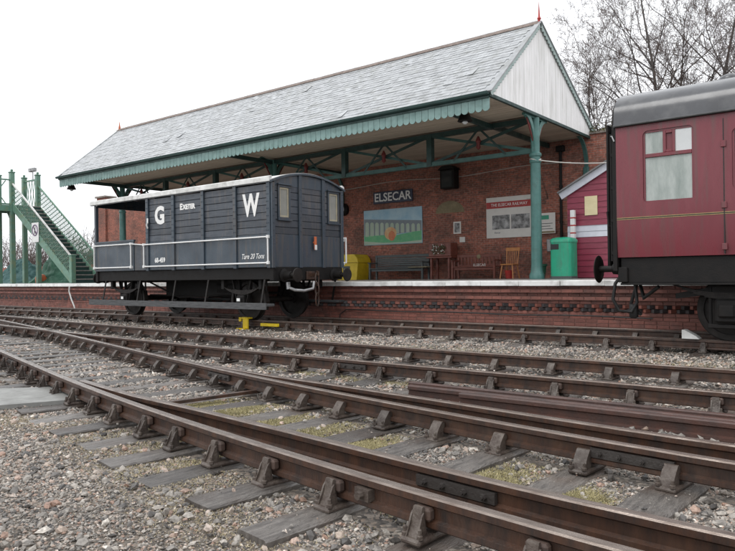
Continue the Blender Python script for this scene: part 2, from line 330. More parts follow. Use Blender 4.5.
def text_mesh(body, size, mat, offset=0.0, extrude=0.002, align='CENTER', shear=0.0, sx=1.0, name='lettering'):
    cu = bpy.data.curves.new('t', 'FONT'); cu.body = body; cu.size = size; cu.offset = offset; cu.extrude = extrude; cu.align_x = align; cu.align_y = 'CENTER'; cu.shear = shear; cu.resolution_u = 3
    ob = bpy.data.objects.new('t', cu); COL.objects.link(ob)
    dg = bpy.context.evaluated_depsgraph_get(); me = bpy.data.meshes.new_from_object(ob.evaluated_get(dg)); me.name = name
    bpy.data.objects.remove(ob); bpy.data.curves.remove(cu)
    if sx != 1:
        for v in me.vertices: v.co.x *= sx
    me.materials.clear(); me.materials.append(MATS[mat]); return me
def text(body, size, mat, pos, parent, name='lettering', facing='-y', **kw):
    me = text_mesh(body, size, mat, name=name, **kw); o = bpy.data.objects.new(name, me); COL.objects.link(o); o.parent = parent
    o.location = Vector(pos) - wl(parent); o.rotation_euler = (R(90), 0, 0) if facing == '-y' else (R(90), 0, R(90)); return o
def hermite(pts):
    xs = np.array([p[0] for p in pts], float); ys = np.array([p[1] for p in pts], float); o = np.argsort(xs); xs, ys = xs[o], ys[o]
    m = np.gradient(ys, xs)
    def f(x):
        i = int(np.clip(np.searchsorted(xs, x) - 1, 0, len(xs) - 2)); h = xs[i + 1] - xs[i]; t = (x - xs[i]) / h
        return (2 * t**3 - 3 * t**2 + 1) * ys[i] + (t**3 - 2 * t**2 + t) * h * m[i] + (-2 * t**3 + 3 * t**2) * ys[i + 1] + (t**3 - t**2) * h * m[i + 1]
    return f

# ================================================================== GROUND
GZ = -0.220
def ground():
    xs = np.unique(np.concatenate([[-900, -400, -200, -120, -80, -60, -45, -35], np.linspace(-28, -10, 37), np.linspace(-10, 3, 66), [4, 6, 10, 20, 40, 80, 200, 400, 900]]))
    ys = np.unique(np.concatenate([[-900, -300, -100, -40, -15, -6, -3, -1], np.linspace(0, 10, 61), [10.5, 11, 12, 13, 14, 30, 60, 120, 300, 600, 900]]))
    X, Y = np.meshgrid(xs, ys, indexing='ij')
    Z = GZ + .010 * np.sin(X * 2.1 + Y * 1.3) * np.sin(Y * 2.7 - X * .8) + .008 * np.sin(X * 5.3 - Y * 4.1)
    Z = np.where((np.abs(X) > 40) | (np.abs(Y) > 20), GZ - .02, Z)
    nx, ny = X.shape; V = np.stack([X, Y, Z], -1).reshape(-1, 3)
    b = MB(); b.v = V.tolist()
    b.f = [(i * ny + j, (i + 1) * ny + j, (i + 1) * ny + j + 1, i * ny + j + 1) for i in range(nx - 1) for j in range(ny - 1)]; b.m = [0] * len(b.f)
    o = b.build('ground', 'gravel_ground', smooth=60, fix=False); tag(o, 'grey brown gravel ground under the railway tracks', None, None, 'structure')
ground()

# ================================================================== TRACKS
GA = 0.7525
YA = lambda x: 11.83
YB = hermite([(30, 7.5), (12, 7.2), (4, 7.12), (-2, 7.10), (-6, 7.14), (-9, 7.27), (-12, 7.47), (-15.5, 7.76), (-19, 8.08), (-26, 8.7), (-40, 9.9), (-60, 11.3)])
YC1 = hermite([(12, 2.6), (6, 2.88), (2, 3.09), (0, 3.23), (-1.2, 3.34), (-2.6, 3.53), (-4.5, 3.86), (-6.06, 4.19), (-8, 4.66), (-10.8, 5.36), (-16.3, 6.72), (-22, 7.95), (-30, 9.2)])
def off2(x):
    return float(np.interp(x, [-6.6, -5.2, -4.2, -3.0, -1.0, 2, 12], [.072, .15, .27, .345, .39, .50, 1.3]))
YC2 = lambda x: YC1(x) + off2(x)
def frame(Y, x):
    d = .05; t = Vector((2 * d, Y(x + d) - Y(x - d), 0)).normalized(); return Vector((x, Y(x), 0)), t, Vector((-t.y, t.x, 0))
RAILP = [(-.032, -.008), (-.024, 0), (.024, 0), (.032, -.008), (.033, -.038), (.0095, -.052), (.0095, -.105), (.033, -.116), (.035, -.140), (.030, -.146), (-.030, -.146), (-.035, -.140), (-.033, -.116), (-.0095, -.105), (-.0095, -.052), (-.033, -.038)]
def rail(Y, side, x0, x1, parent, step=.6, name='rail', z=0.0, mats=('rust_rail', 'rail_head')):
    b = MB(); n = len(RAILP); N = max(2, int((x1 - x0) / step) + 1); vs = []
    for x in np.linspace(x0, x1, N):
        c, t, nn = frame(Y, x); c = c + nn * side * GA
        for u, w in RAILP: p = c + nn * u; vs.append((p.x, p.y, w + z))
    fs = []; ms = []
    for i in range(N - 1):
        for k in range(n):
            fs.append((i * n + k, i * n + (k + 1) % n, (i + 1) * n + (k + 1) % n, (i + 1) * n + k)); ms.append(1 if k in (0, 1, 2) else 0)
    fs += [tuple(range(n)), tuple((N - 1) * n + k for k in range(n))]; ms += [0, 0]
    b.v = vs; b.f = fs; b.m = ms
    return b.build(name, list(mats), parent, smooth=35)

def chair_mesh():
    """cast rail chair, +y is the outer side; z=0 rail top; origin under the rail"""
    b = MB()
    b.cbox(-.075, .075, -.175, .175, -.205, -.172, .012)
    jaw = [(.052, -.172), (.145, -.172), (.125, -.145), (.108, -.11), (.100, -.08), (.098, -.06), (.09, -.042), (.072, -.042), (.070, -.06), (.066, -.11)]
    b.prism(jaw, 'x', -.034, .034)
    for q in (-.046, .034): b.prism([(.08, -.172), (.16, -.172), (.13, -.125), (.106, -.08), (.09, -.065)], 'x', q, q + .012)
    b.prism([(-.045, -.172), (-.15, -.172), (-.12, -.12), (-.085, -.085), (-.062, -.065), (-.045, -.062), (-.018, -.075), (-.018, -.1), (-.04, -.115)], 'x', -.05, .05)
    b.cbox(-.068, .06, .014, .072, -.112, -.05, .012, 1)      # oak key
    for yy in (.150, -.155):
        for xx in ((-.052, .05) if yy < 0 else (-.06, .055)):
            b.lathe([(.021, 0), (.021, .016), (.012, .02), (.012, .042), (.006, .048)], (xx, yy - .005, -.172), n=6)
    return b.mesh('chair', ['chair_iron', 'key_wood'], smooth=30)
CH = chair_mesh()
def small_chair_mesh():
    b = MB(); b.cbox(-.07, .07, -.13, .13, -.205, -.165, .01)
    b.prism([(.05, -.17), (.125, -.17), (.11, -.09), (.098, -.03), (.075, -.03), (.066, -.11)], 'x', -.036, .036)
    b.cbox(-.06, .055, .014, .072, -.112, -.05, .006, 1)
    return b.mesh('slide_chair', ['chair_iron', 'key_wood'], smooth=30)
CHS = small_chair_mesh()
SLP = []
for k in range(5):
    b = MB(); r = random.Random(k); hl = 1.3; hw = .122; N = 9; top = []; vs = []; fs = []
    for i in range(N):      # a worn timber: wavy edges, slightly uneven top
        y = -hl + 2 * hl * i / (N - 1)
        e0, e1 = r.uniform(-.008, .008), r.uniform(-.008, .008); zt = r.uniform(-.006, .004)
        vs += [(-hw + e0, y, -.33), (-hw + e0, y, -.205 + zt), (-hw + .012 + e0, y, -.195 + zt), (-.03, y, -.195 + zt + r.uniform(-.004, .004)), (hw - .012 + e1, y, -.195 + zt), (hw + e1, y, -.205 + zt), (hw + e1, y, -.33)]
    for i in range(N - 1):
        for q in range(6): fs.append((i * 7 + q, i * 7 + q + 1, (i + 1) * 7 + q + 1, (i + 1) * 7 + q))
    fs += [tuple(range(7)), tuple((N - 1) * 7 + q for q in range(7))]
    b.add(vs, fs); SLP.append(b.mesh('sleeper', 'sleeper_wood', smooth=35))
def sleepers(Y, xs, parent, extra=None, sides=(-1, 1)):
    for x in xs:
        j = random.uniform(-.03, .03); c, t, n = frame(Y, x + j); a = math.atan2(t.y, t.x)
        ex = extra(x) if extra else 0
        s = inst('sleeper', random.choice(SLP), parent, c + n * (ex * .5 + random.uniform(-.06, .06)) + Vector((0, 0, random.choice((0, -.004, -.008, -.014, -.02)))) - wl(parent), a + random.uniform(-.015, .015))
        s.scale = (random.uniform(.9, 1.1), 1 + ex / 2.6 + random.uniform(-.02, .03), 1)
        inv = Matrix.Rotation(-s.rotation_euler.z, 4, 'Z')
        def put(me, name, w, rz):
            l = inv @ (w - Vector(s.location) - wl(parent)); o = inst(name, me, s, (l.x / s.scale.x + random.uniform(-.012, .012), l.y / s.scale.y, -s.location.z - parent.location.z), rz + random.uniform(-.04, .04)); o.scale = (.82 * random.uniform(.94, 1.08) / s.scale.x, .80 / s.scale.y, random.uniform(.97, 1.03))
        for sd in sides: put(CH, 'chair', c + n * GA * sd, 0 if sd > 0 else math.pi)
        if extra and x > -4.0:
            put(CHS, 'chair', c + n * (off2(x) + GA), 0); put(CHS, 'chair', c + n * (off2(x) - GA), 0)
def fishplate(Y, side, x, parent, outer):
    b = MB(); c, t, n = frame(Y, x); c = c + n * side * GA
    for s in (-1, 1):
        b.beam(c + n * s * .024 - t * .25 + Vector((0, 0, -.080)), c + n * s * .024 + t * .25 + Vector((0, 0, -.080)), .026, .058, 0, side=tuple(n))
        for k in (-.19, -.07, .07, .19):
            p = c + n * s * .036 + t * k + Vector((0, 0, -.08)); b.tube([p, p + n * s * .022], .017, 6); b.tube([p + n * s * .022, p + n * s * .034], .009, 6)
    return b.build('fishplate', 'plate_iron', parent)

trA = thing('railway_track', 'far railway track beside the brick platform, carrying the brake van and the coach', 'railway track', (-10, 11.83, 0))
for sd in (-1, 1): rail(YA, sd, -70, 30, trA, 5)
sleepers(YA, np.arange(-30, 1.5, .73), trA)
trB = thing('railway_track', 'middle railway track, empty, between the platform track and the near switch', 'railway track', (-8, 7.2, 0))
for sd in (-1, 1): rail(YB, sd, -58, 28, trB, .8)
sleepers(YB, np.arange(-22.5, 3, .71), trB)
trC = thing('railway_track', 'nearest railway track in the foreground, a switch with doubled rails', 'railway track', (-4, 3.8, 0))
for sd in (-1, 1): rail(YC1, sd, -29, 11, trC, .5)
for sd in (-1, 1): rail(YC2, sd, -6.4, 11, trC, .4, name='switch_rail')
sleepers(YC1, [-1.09 + .565 * k for k in range(6, -30, -1)], trC, extra=lambda x: float(np.interp(x, [-6.5, -4, 0, 6], [0, .3, .4, .8])))
fishplate(YC1, 1, -1.33, trC, 1); fishplate(YC2, -1, -1.72, trC, 1); fishplate(YC1, 1, -6.15, trC, 1); fishplate(YB, -1, -5.25, trB, 1); fishplate(YC1, -1, -9.2, trC, 1)
# bolt boss on the near rail and a stretcher bar between the blades
b = MB(); c, t, n = frame(YC1, -2.02); p = c - n * (GA + .03) + Vector((0, 0, -.08)); b.beam(p - t * .05, p + t * .05, .05, .06, side=tuple(n)); b.tube([p - n * .02, p - n * .055], .022, 8); b.build('distance_block', 'chair_iron', trC)
b = MB(); c, t, n = frame(YC1, -5.35); b.beam(c - n * .72 + Vector((0, 0, -.15)), c + n * .85 + Vector((0, 0, -.15)), .06, .03); b.build('stretcher_bar', 'rust_rail', trC)
# ---- loose rails lying on the ballast
for i, (x0, x1, y0, y1, z, lb) in enumerate([(-4.0, 4.5, 5.80, 5.86, -.085, 'loose rusty rail on the ballast, farthest of the three lying side by side'),
                                             (-3.9, 4.2, 5.64, 5.68, -.09, 'loose rusty rail on the ballast, middle of the three lying side by side'),
                                             (-3.2, 4.6, 5.46, 5.50, -.075, 'loose rusty rail on the ballast, nearest of the three lying side by side')]):
    f = lambda x, a=x0, bb=x1, c0=y0, c1=y1: c0 + (c1 - c0) * (x - a) / (bb - a) - GA
    o = rail(f, 1, x0, x1, None, 2, name='loose_rail', z=z, mats=('loose_rail', 'loose_rail')); tag(o, lb, 'rail', 'loose rails on the ballast')

# ---- yellow rail stop and bar at the far track
b = MB(); X0, Yr = -12.32, 11.0
b.cbox(-.16, .16, -.13, .12, .02, .055, .006); b.cbox(-.02, .16, -.13, -.09, -.20, .02, .006); b.cbox(-.16, .16, -.22, -.09, -.235, -.20, .006); b.cbox(-.16, -.08, -.13, -.09, -.045, .02, .006)
o = MB(); o.v = [(x + X0, y + Yr, z + .012) for x, y, z in b.v]; o.f = b.f; o.m = b.m
tag(o.build('rail_stop', 'yellow'), 'yellow steel stop clamped over the near rail in front of the van', 'rail stop')
b = MB(); b.cbox(-11.72, -11.16, 10.86, 10.94, -.12, -.05, .01); tag(b.build('marker_bar', 'yellow'), 'short yellow bar lying along the rail below the van buffers', 'bar')
# ---- slab at the left
b = MB(); b.prism([(-7.95, 3.18), (-6.75, 2.86), (-6.42, 3.47), (-7.28, 3.88)], 'z', -.21, -.165)
tag(b.build('ground_slab', 'slab'), 'flat pale grey slab lying on the gravel beside the near rail', 'slab')
b = MB(); b.prism([(-6.35, 3.55), (-6.02, 3.44), (-5.9, 3.62), (-6.3, 3.78)], 'z', -.215, -.15)
tag(b.build('oil_pad', 'rubber'), 'small black rubber mat between the pale slab and the rail', 'mat')

# ================================================================== PLATFORM
PX0, PX1, PE, PZ = -62.0, 14.0, 13.10, .874
plat = MB(); plat.prism([(13.41, -.3), (13.41, .62), (13.41, .79), (13.41, PZ - .004), (22.0, PZ - .004), (22.0, -.3)], 'x', PX0, PX1)
platform = plat.build('platform', 'platform_top'); tag(platform, 'station platform with brick face and white painted edge', None, None, 'structure')
cp = MB(); cp.cbox(-.448, .448, 0, .5, -.105, .004, .008); cpm = cp.mesh('coping_slab', 'coping')
for k in range(int((8 + 40) / .9)): inst('coping_slab', cpm, platform, (-40 + .9 * k, PE + random.uniform(-.008, .008), PZ + random.uniform(-.004, .002)))
COURSES = [(.70, 13.26, 0), (.625, 13.17, 1), (.55, 13.28, 0), (.475, 13.21, 1), (.40, 13.29, 0), (.175, 13.27, 0)] + [(.10 - .075 * k, 13.285, k) for k in range(5)]
b = MB()
for z, y, odd in COURSES: b.box(PX0, PX1, y + .008, 13.42, z - .001, z + .074)
b.box(PX0, PX1, 13.335, 13.42, .2495, .3995); b.build('brickwork_backing', 'mortar', platform)
bk = MB(); bk.cbox(-.1075, .1075, 0, .10, -.0325, .0325, .005); bkm = bk.mesh('brick', 'brick_red')
dg = MB(); dg.cbox(-.1, .1, -.05, .05, -.0325, .0325, .004)
ang = R(45); dv = [((x * math.cos(ang) - y * math.sin(ang)), (x * math.sin(ang) + y * math.cos(ang)), z) for x, y, z in dg.v]
d2 = MB(); d2.v = dv; d2.f = dg.f; d2.m = dg.m; dgm = d2.mesh('dogtooth_brick', 'brick_blue'); dgr = d2.mesh('dogtooth_brick', 'brick_red')
cand = []
for z, y, odd in COURSES:
    k = 0; x = -31.0 + (.1125 if odd else 0)
    while x < 0: cand.append((x, y + random.uniform(-.004, .004), z + .0375, 0)); x += .225
for r_, z in enumerate((.25, .325)):
    x = -31.0 + r_ * .075
    while x < 0: cand.append((x, 13.315, z + .0375, 1 + ((k := k + 1) % 2 if r_ else k % 2 * 0 + (1 if (k := k + 1) % 3 == 0 else 0)))); x += .15
cand.sort(key=lambda c: (abs(c[0] + 5.2) if c[0] < -3.0 else 99) - (1.6 if c[3] else 0))
mass = {0: MB(), 1: MB(), 2: MB()}
nb = 0
for x, y, z, kd in cand:
    if nb < 295 and x < -3.0:
        inst('brick' if kd == 0 else 'dogtooth_brick', (bkm, dgm, dgr)[kd], platform, (x, y, z)); nb += 1
    else:
        src = bk if kd == 0 else d2
        mass[kd].add([(vx + x, vy + y, vz + z) for vx, vy, vz in src.v], src.f)
for kd, mt in ((0, 'brick_red_mass'), (1, 'brick_blue_mass'), (2, 'brick_red_mass')):
    tag(mass[kd].build('brickwork' if kd != 1 else 'blue_brickwork', mt, platform, fix=False), kind='stuff')
# cables on the platform face
b = MB(); b.tube([(-24.55, 13.12, .86), (-24.55, 13.09, .6), (-24.45, 13.12, .3), (-24.2, 13.1, .02), (-24.05, 13.05, -.2)], .028, 8); tag(b.build('white_hose', 'white_worn', smooth=40), 'white hose hanging down the platform face at its far end', 'hose')
b = MB(); pts = [(-11.3, 13.2, -.18), (-11.25, 13.19, .05), (-11.05, 13.19, .17)] + [(x, 13.2, .165 + .012 * math.sin(x * 2.2)) for x in np.arange(-10.8, -3.2, .4)]; b.tube(pts, .014, 6)
tag(b.build('black_cable', 'rubber', smooth=40), 'thin black cable running along the platform brickwork', 'cable')

# ================================================================== REAR WALL
WY = 21.9
b = MB(); b.box(-36.6, 12, WY, WY + .45, PZ - .3, 5.55); rear = b.build('brick_wall', 'wall_brick'); tag(rear, 'long dark red brick wall behind the platform under the canopy', 'wall')
b = MB(); b.box(-37.5, -36.6, WY - .12, WY + .5, PZ - .3, 5.85); b.build('end_pier', 'left_brick', rear)
b = MB(); b.box(-36.7, 12.1, WY - .06, WY + .5, 5.55, 5.62); b.box(-37.6, -36.5, WY - .2, WY + .58, 5.85, 5.95); b.build('coping', 'far_wall', rear)
b = MB(); b.box(-36.6, -29.4, WY - .006, WY, PZ, 5.55); b.build('brick_panel', 'left_brick', rear)
b = MB(); cx = -13.2; pts = [(cx + .62 * math.cos(R(a)), 3.35 + .45 * math.sin(R(a))) for a in range(0, 181, 12)]; b.prism(pts, 'y', WY - .012, WY + .01); b.build('blocked_arch', 'plaster', rear)
b = MB(); b.tube([(-8.84, WY - .07, PZ), (-8.84, WY - .07, 5.2)], .05, 8)
for z in (1.5, 2.7, 3.9, 5.0): b.tube([(-8.84, WY - .07, z), (-8.84, WY - .07, z + .08)], .065, 8)
b.cbox(-8.98, -8.70, WY - .16, WY, 5.1, 5.3, .02); b.build('drainpipe', 'black_iron', rear, smooth=40)
b = MB(); b.tube([(-19, WY - .03, 4.75)] + [(x, WY - .03, 4.72 + .06 * math.sin(x * 1.1)) for x in np.arange(-18.5, -8.3, .5)], .012, 5); b.build('cable', 'cable_white', rear)
# low brick wall at the left behind the bridge
b = MB(); b.box(-60, -37.6, 22.2, 22.6, PZ - .3, 1.95); tag(b.build('low_brick_wall', 'left_brick'), 'low orange red brick wall behind the footbridge stairs', 'wall')

# ---- things on the wall
t = thing('name_sign', 'navy station name board reading ELSECAR in white capitals', 'sign', (-15.82, WY - .06, 4.17))
b = MB(); b.cbox(-16.78, -14.86, WY - .06, WY, 3.93, 4.41, .01); b.build('board', 'sign_navy', t)
text('ELSECAR', .47, 'letter_white', (-15.82, WY - .063, 4.165), t, offset=.008, sx=.98)
t = thing('mural', 'framed picture of a long stone viaduct in green fields below the name board', 'picture', (-15.88, WY - .05, 2.98))
x0, x1, z0, z1 = -17.3, -14.43, 2.27, 3.70; yy = WY - .04
b = MB(); b.cbox(x0, x1, yy, WY, z0, z1, .008); b.build('panel', 'mural_sky', t)
b = MB(); b.prism([(x0 + .02, z0 + .02), (x1 - .02, z0 + .02), (x1 - .02, z0 + .5), (x0 + 1.6, z0 + .36), (x0 + .02, z0 + .42)], 'y', yy - .003, yy); b.build('painted_field', 'mural_green', t)
b = MB(); b.prism([(x0 + .02, z0 + .3), (x1 - .02, z0 + .48), (x1 - .02, z0 + .88), (x0 + .02, z0 + 1.08)], 'y', yy - .002, yy - .0005); b.build('painted_viaduct', 'mural_stone', t)
for k in range(11):
    u = x0 + .08 + k * .255; w = .19 - .004 * k; h0 = z0 + .36 + .011 * k; h1 = z0 + .95 - .018 * k
    b = MB(); b.prism([(u, h0), (u + w, h0), (u + w, h1 - .08)] + [(u + w / 2 + w / 2 * math.cos(R(a)), h1 - .08 + .08 * math.sin(R(a))) for a in (30, 60, 90, 120, 150)] + [(u, h1 - .08)], 'y', yy - .004, yy - .0025); b.build('painted_arch', 'mural_pale', t)
b = MB(); b.prism([(x0 + 1.36 + .3 * math.cos(R(a)), z0 + .44 + .26 * math.sin(R(a))) for a in range(0, 360, 24)], 'y', yy - .006, yy - .0045); b.build('painted_cloud', 'mural_orange', t)
b = MB(); b.prism([(x0 + 1.42 + .17 * math.cos(R(a)), z0 + .34 + .2 * math.sin(R(a))) for a in range(0, 360, 24)], 'y', yy - .0085, yy - .0065); b.build('painted_front', 'mural_red', t)
b = MB(); b.prism([(x0 + .02, z0 + .02), (x1 - .02, z0 + .02), (x1 - .02, z0 + .12), (x0 + 1.9, z0 + .07), (x0 + 1.0, z0 + .08), (x0 + .02, z0 + .17)], 'y', yy - .007, yy - .005); b.build('painted_river', 'mural_pale', t)
t = thing('display_board', 'large white display board with red title band and two old photographs', 'notice board', (-10.35, WY - .05, 3.0))
x0, x1, z0, z1 = -11.66, -9.78, 2.31, 3.77
b = MB(); b.cbox(x0, x1, yy, WY, z0, z1, .01); b.build('board', 'paper', t)
b = MB(); b.box(x0 + .01, x1 - .01, yy - .003, yy, 3.37, 3.60); b.build('title_band', 'red_paint', t)
text('THE ELSECAR RAILWAY', .15, 'letter_white', (-10.76, yy - .005, 3.485), t, sx=.88)
for u0, u1 in ((-11.42, -10.74), (-10.68, -9.98)):
    b = MB(); b.box(u0, u1, yy - .004, yy, 2.62, 3.12); b.build('photograph', 'photo_print', t)
text('Elsecar', .08, 'sign_navy', (-11.22, yy - .003, 2.5), t)
t = thing('notice', 'small white notice with green heading behind the teal column', 'notice', (-9.0, WY - .06, 2.9))
b = MB(); b.box(-9.66, -9.03, WY - .13, WY - .11, 2.38, 3.08); b.build('sheet', 'paper', t)
b = MB(); b.box(-9.6, -9.25, WY - .134, WY - .13, 2.86, 3.0); b.build('heading', 'bin_green', t)
b = MB(); b.box(-9.64, -9.05, WY - .134, WY - .13, 2.40, 2.46); b.build('footer', 'plaster', t)
b = MB(); [b.box(-9.55, -9.12 - .08 * (k % 2), WY - .134, WY - .13, 2.53 + .09 * k, 2.55 + .09 * k) for k in range(3)]; b.build('lettering', 'bench_grey', t)
b = MB(); b.cbox(-9.34, -9.12, WY - .16, WY, 1.75, 2.2, .03); tag(b.build('wall_box', 'galv'), 'small grey metal box on the wall beside the green bin', 'box')
t = thing('wall_lantern', 'black box lantern high on the brick wall above the blocked arch', 'lamp', (-13.1, WY, 4.5))
b = MB(); b.cbox(-13.38, -12.78, WY - .4, WY - .02, 4.22, 4.92, .02); b.build('housing', 'black_iron', t)
b = MB(); b.prism([(-13.45, 4.92), (-12.71, 4.92), (-12.9, 5.06), (-13.26, 5.06)], 'y', WY - .46, WY); b.build('hood', 'black_iron', t)
b = MB(); b.box(-13.30, -12.86, WY - .405, WY - .4, 4.28, 4.86); b.build('glass', 'clear_glass', t)
b = MB(); b.box(-13.05, -12.73, WY - .014, WY - .002, 2.55, 3.0); b.box(-13.0, -12.78, WY - .018, WY - .014, 2.6, 2.95, 1); tag(b.build('wall_notice', ['paper', 'photo_print']), 'small framed notice on the wall below the blocked arch', 'notice')
b = MB(); b.cbox(-12.78, -12.55, WY - .05, WY, 2.22, 2.42, .01); tag(b.build('switch_box', 'paper'), 'tiny white switch box below the small framed notice', 'switch box')
t = thing('wall_speaker', 'round black wall fitting by the far end of the van', 'speaker', (-18.4, WY, 3.85))
b = MB(); b.lathe([(.26, -.02), (.26, -.16), (.2, -.22)], (-18.35, WY, 3.83), 'y', 20); b.build('body', 'black_iron', t, smooth=40)
b = MB(); b.lathe([(.15, -.215), (.13, -.232)], (-18.35, WY, 3.83), 'y', 20); b.build('face', 'galv', t, smooth=40)

# ---- platform furniture
def bench(name, label, x0, x1, y, mat, back_h, slats_v=True):
    t = thing(name, label, 'bench', ((x0 + x1) / 2, y, PZ)); z = PZ
    for k in range(4): b = MB(); b.cbox(x0, x1, y - .45 + .12 * k, y - .35 + .12 * k, z + .40, z + .435, .006); b.build('seat_slat', mat, t)
    for xx in (x0 + .05, x1 - .05):
        for dy in (-.42, .02): b = MB(); b.cbox(xx - .035, xx + .035, y + dy - .035, y + dy + .035, z, z + (.62 if dy < 0 else back_h), .005); b.build('leg', mat, t)
        b = MB(); b.cbox(xx - .045, xx + .045, y - .5, y + .0, z + .62, z + .66, .006); b.build('armrest', mat, t)
    b = MB(); b.cbox(x0, x1, y - .0, y + .05, z + back_h - .1, z + back_h, .006); b.build('top_rail', mat, t)
    b = MB(); b.cbox(x0, x1, y - .0, y + .05, z + .45, z + .51, .006); b.build('lower_rail', mat, t)
    b = MB(); b.cbox(x0 + .02, x1 - .02, y - .40, y - .36, z + .31, z + .395, .006); b.build('apron', mat, t)
    if slats_v:
        n = int((x1 - x0 - .2) / .13)
        for k in range(n): xx = x0 + .1 + (x1 - x0 - .2) * (k + .5) / n; b = MB(); b.box(xx - .032, xx + .032, y + .012, y + .035, z + .50, z + back_h - .09); b.build('back_slat', mat, t)
    else:
        for k in range(4): zz = z + .53 + k * (back_h - .64) / 4; b = MB(); b.box(x0 + .03, x1 - .03, y + .01, y + .04, zz, zz + (back_h - .64) / 4 - .012); b.build('back_slat', mat, t)
    return t
tb = bench('slatted_bench', 'reddish brown slatted wooden bench below the display board', -12.5, -10.75, 21.2, 'bench_brown', .86)
b = MB(); b.lathe([(.08, -.01), (.08, -.02), (.03, -.03)], (-11.62, 21.2, PZ + .78), 'y', 12); b.build('plaque', 'plaster', tb)
text('ELSECAR', .13, 'paper', (-11.6, 21.197, PZ + .48), tb)
bench('long_bench', 'long dark grey bench with solid back below the mural', -16.3, -13.75, 21.3, 'bench_grey', .95, False)
b = MB(); b.cbox(-14.35, -13.55, 20.75, 21.05, PZ + .437, PZ + .47, .006); tag(b.build('loose_board', 'plaster'), 'pale board resting on the end of the long grey bench', 'board')
t = thing('grit_bin', 'yellow plastic grit bin against the brick wall beside the van', 'grit bin', (-17.5, 21.35, PZ))
b = MB(); b.prism([(-17.98, PZ), (-17.02, PZ), (-16.95, PZ + .68), (-18.05, PZ + .68)], 'y', 21.0, 21.75); b.build('body', 'grit_yellow', t)
b = MB(); b.prism([(-18.1, PZ + .69), (-16.9, PZ + .69), (-16.95, PZ + .85), (-17.1, PZ + 1.02), (-17.9, PZ + 1.02), (-18.05, PZ + .85)], 'y', 20.95, 21.8); b.build('lid', 'grit_yellow', t)
b = MB(); b.box(-17.72, -17.36, 20.993, 21.0, PZ + .3, PZ + .55); b.build('printed_panel', 'bench_grey', t)
b = MB(); b.box(-17.66, -17.55, 20.988, 20.993, PZ + .33, PZ + .45); b.build('printed_mark', 'grit_yellow', t)
t = thing('planter_stand', 'dark red wooden stand holding pale flowers between the two benches', 'planter', (-13.1, 21.2, PZ))
b = MB(); b.cbox(-13.6, -12.65, 21.0, 21.5, PZ + .82, PZ + 1.32, .02); b.build('trough', 'bench_brown', t)
b = MB(); b.cbox(-13.66, -12.59, 20.94, 21.56, PZ + .76, PZ + .82, .01); b.build('shelf', 'bench_brown', t)
for xx in (-13.5, -12.75):
    for y_ in (21.05, 21.45): b = MB(); b.cbox(xx - .04, xx + .04, y_ - .04, y_ + .04, PZ, PZ + .76, .006); b.build('leg', 'bench_brown', t)
fl = MB()
for k in range(160):
    c = Vector((random.uniform(-13.45, -12.85), random.uniform(20.93, 21.0), PZ + random.uniform(.93, 1.22))); u = Vector((random.gauss(0, 1), random.gauss(0, .4), random.gauss(0, 1))).normalized() * .045; w = Vector((random.gauss(0, 1), random.gauss(0, .4), random.gauss(0, 1))).normalized() * .045
    fl.add([c, c + u, c + u + w, c + w], [(0, 1, 2, 3)], random.choice((0, 0, 0, 1)))
fl.build('flowers', ['ivy', 'paper'], t, fix=False)
# pine chair
t = thing('pine_chair', 'orange pine chair with spindle back beside the teal column', 'chair', (-9.9, 20.2, PZ)); cx, cy = -9.95, 20.2
b = MB(); b.cbox(cx - .23, cx + .23, cy - .22, cy + .22, PZ + .44, PZ + .48, .012); b.build('seat', 'pine', t)
for sx in (-1, 1):
    b = MB(); b.tube([(cx + sx * .18, cy - .17, PZ + .44), (cx + sx * .23, cy - .23, PZ)], .022, 8); b.build('leg', 'pine', t)
    b = MB(); b.tube([(cx + sx * .18, cy + .17, PZ + .44), (cx + sx * .23, cy + .25, PZ)], .022, 8); b.build('leg', 'pine', t)
    b = MB(); b.tube([(cx + sx * .19, cy + .19, PZ + .47), (cx + sx * .22, cy + .27, PZ + .98)], .02, 8); b.build('back_post', 'pine', t)
for k in range(5): xx = cx - .13 + .065 * k; b = MB(); b.tube([(xx, cy + .19, PZ + .47), (xx, cy + .26, PZ + .93)], .011, 6); b.build('spindle', 'pine', t)
b = MB(); b.cbox(cx - .25, cx + .25, cy + .245, cy + .285, PZ + .9, PZ + 1.02, .012); b.build('crest_rail', 'pine', t)
b = MB(); b.tube([(cx - .2, cy, PZ + .2), (cx + .2, cy, PZ + .2)], .014, 6); b.build('stretcher', 'pine', t)
t = thing('fire_bucket', 'red bucket on the platform under the pine chair', 'bucket', (-9.95, 20.15, PZ))
b = MB(); b.lathe([(.10, 0), (.14, .26), (.146, .27)], (-9.95, 20.15, PZ), n=14); b.build('pail', 'red_paint', t, smooth=40)
b = MB(); b.tube([(-9.95 + .14 * math.cos(R(a)), 20.15, PZ + .26 - .1 * math.sin(R(a))) for a in range(0, 181, 20)], .006, 5); b.build('handle', 'galv', t)
t = thing('plant_tub', 'small dark green plastic tub between the column and the bin', 'tub', (-8.35, 18.9, PZ))
b = MB(); b.lathe([(.16, 0), (.21, .36), (.235, .37), (.235, .43), (.2, .43), (.19, .38)], (-8.35, 18.9, PZ), n=20); b.build('pot', 'dark_green', t, smooth=40)
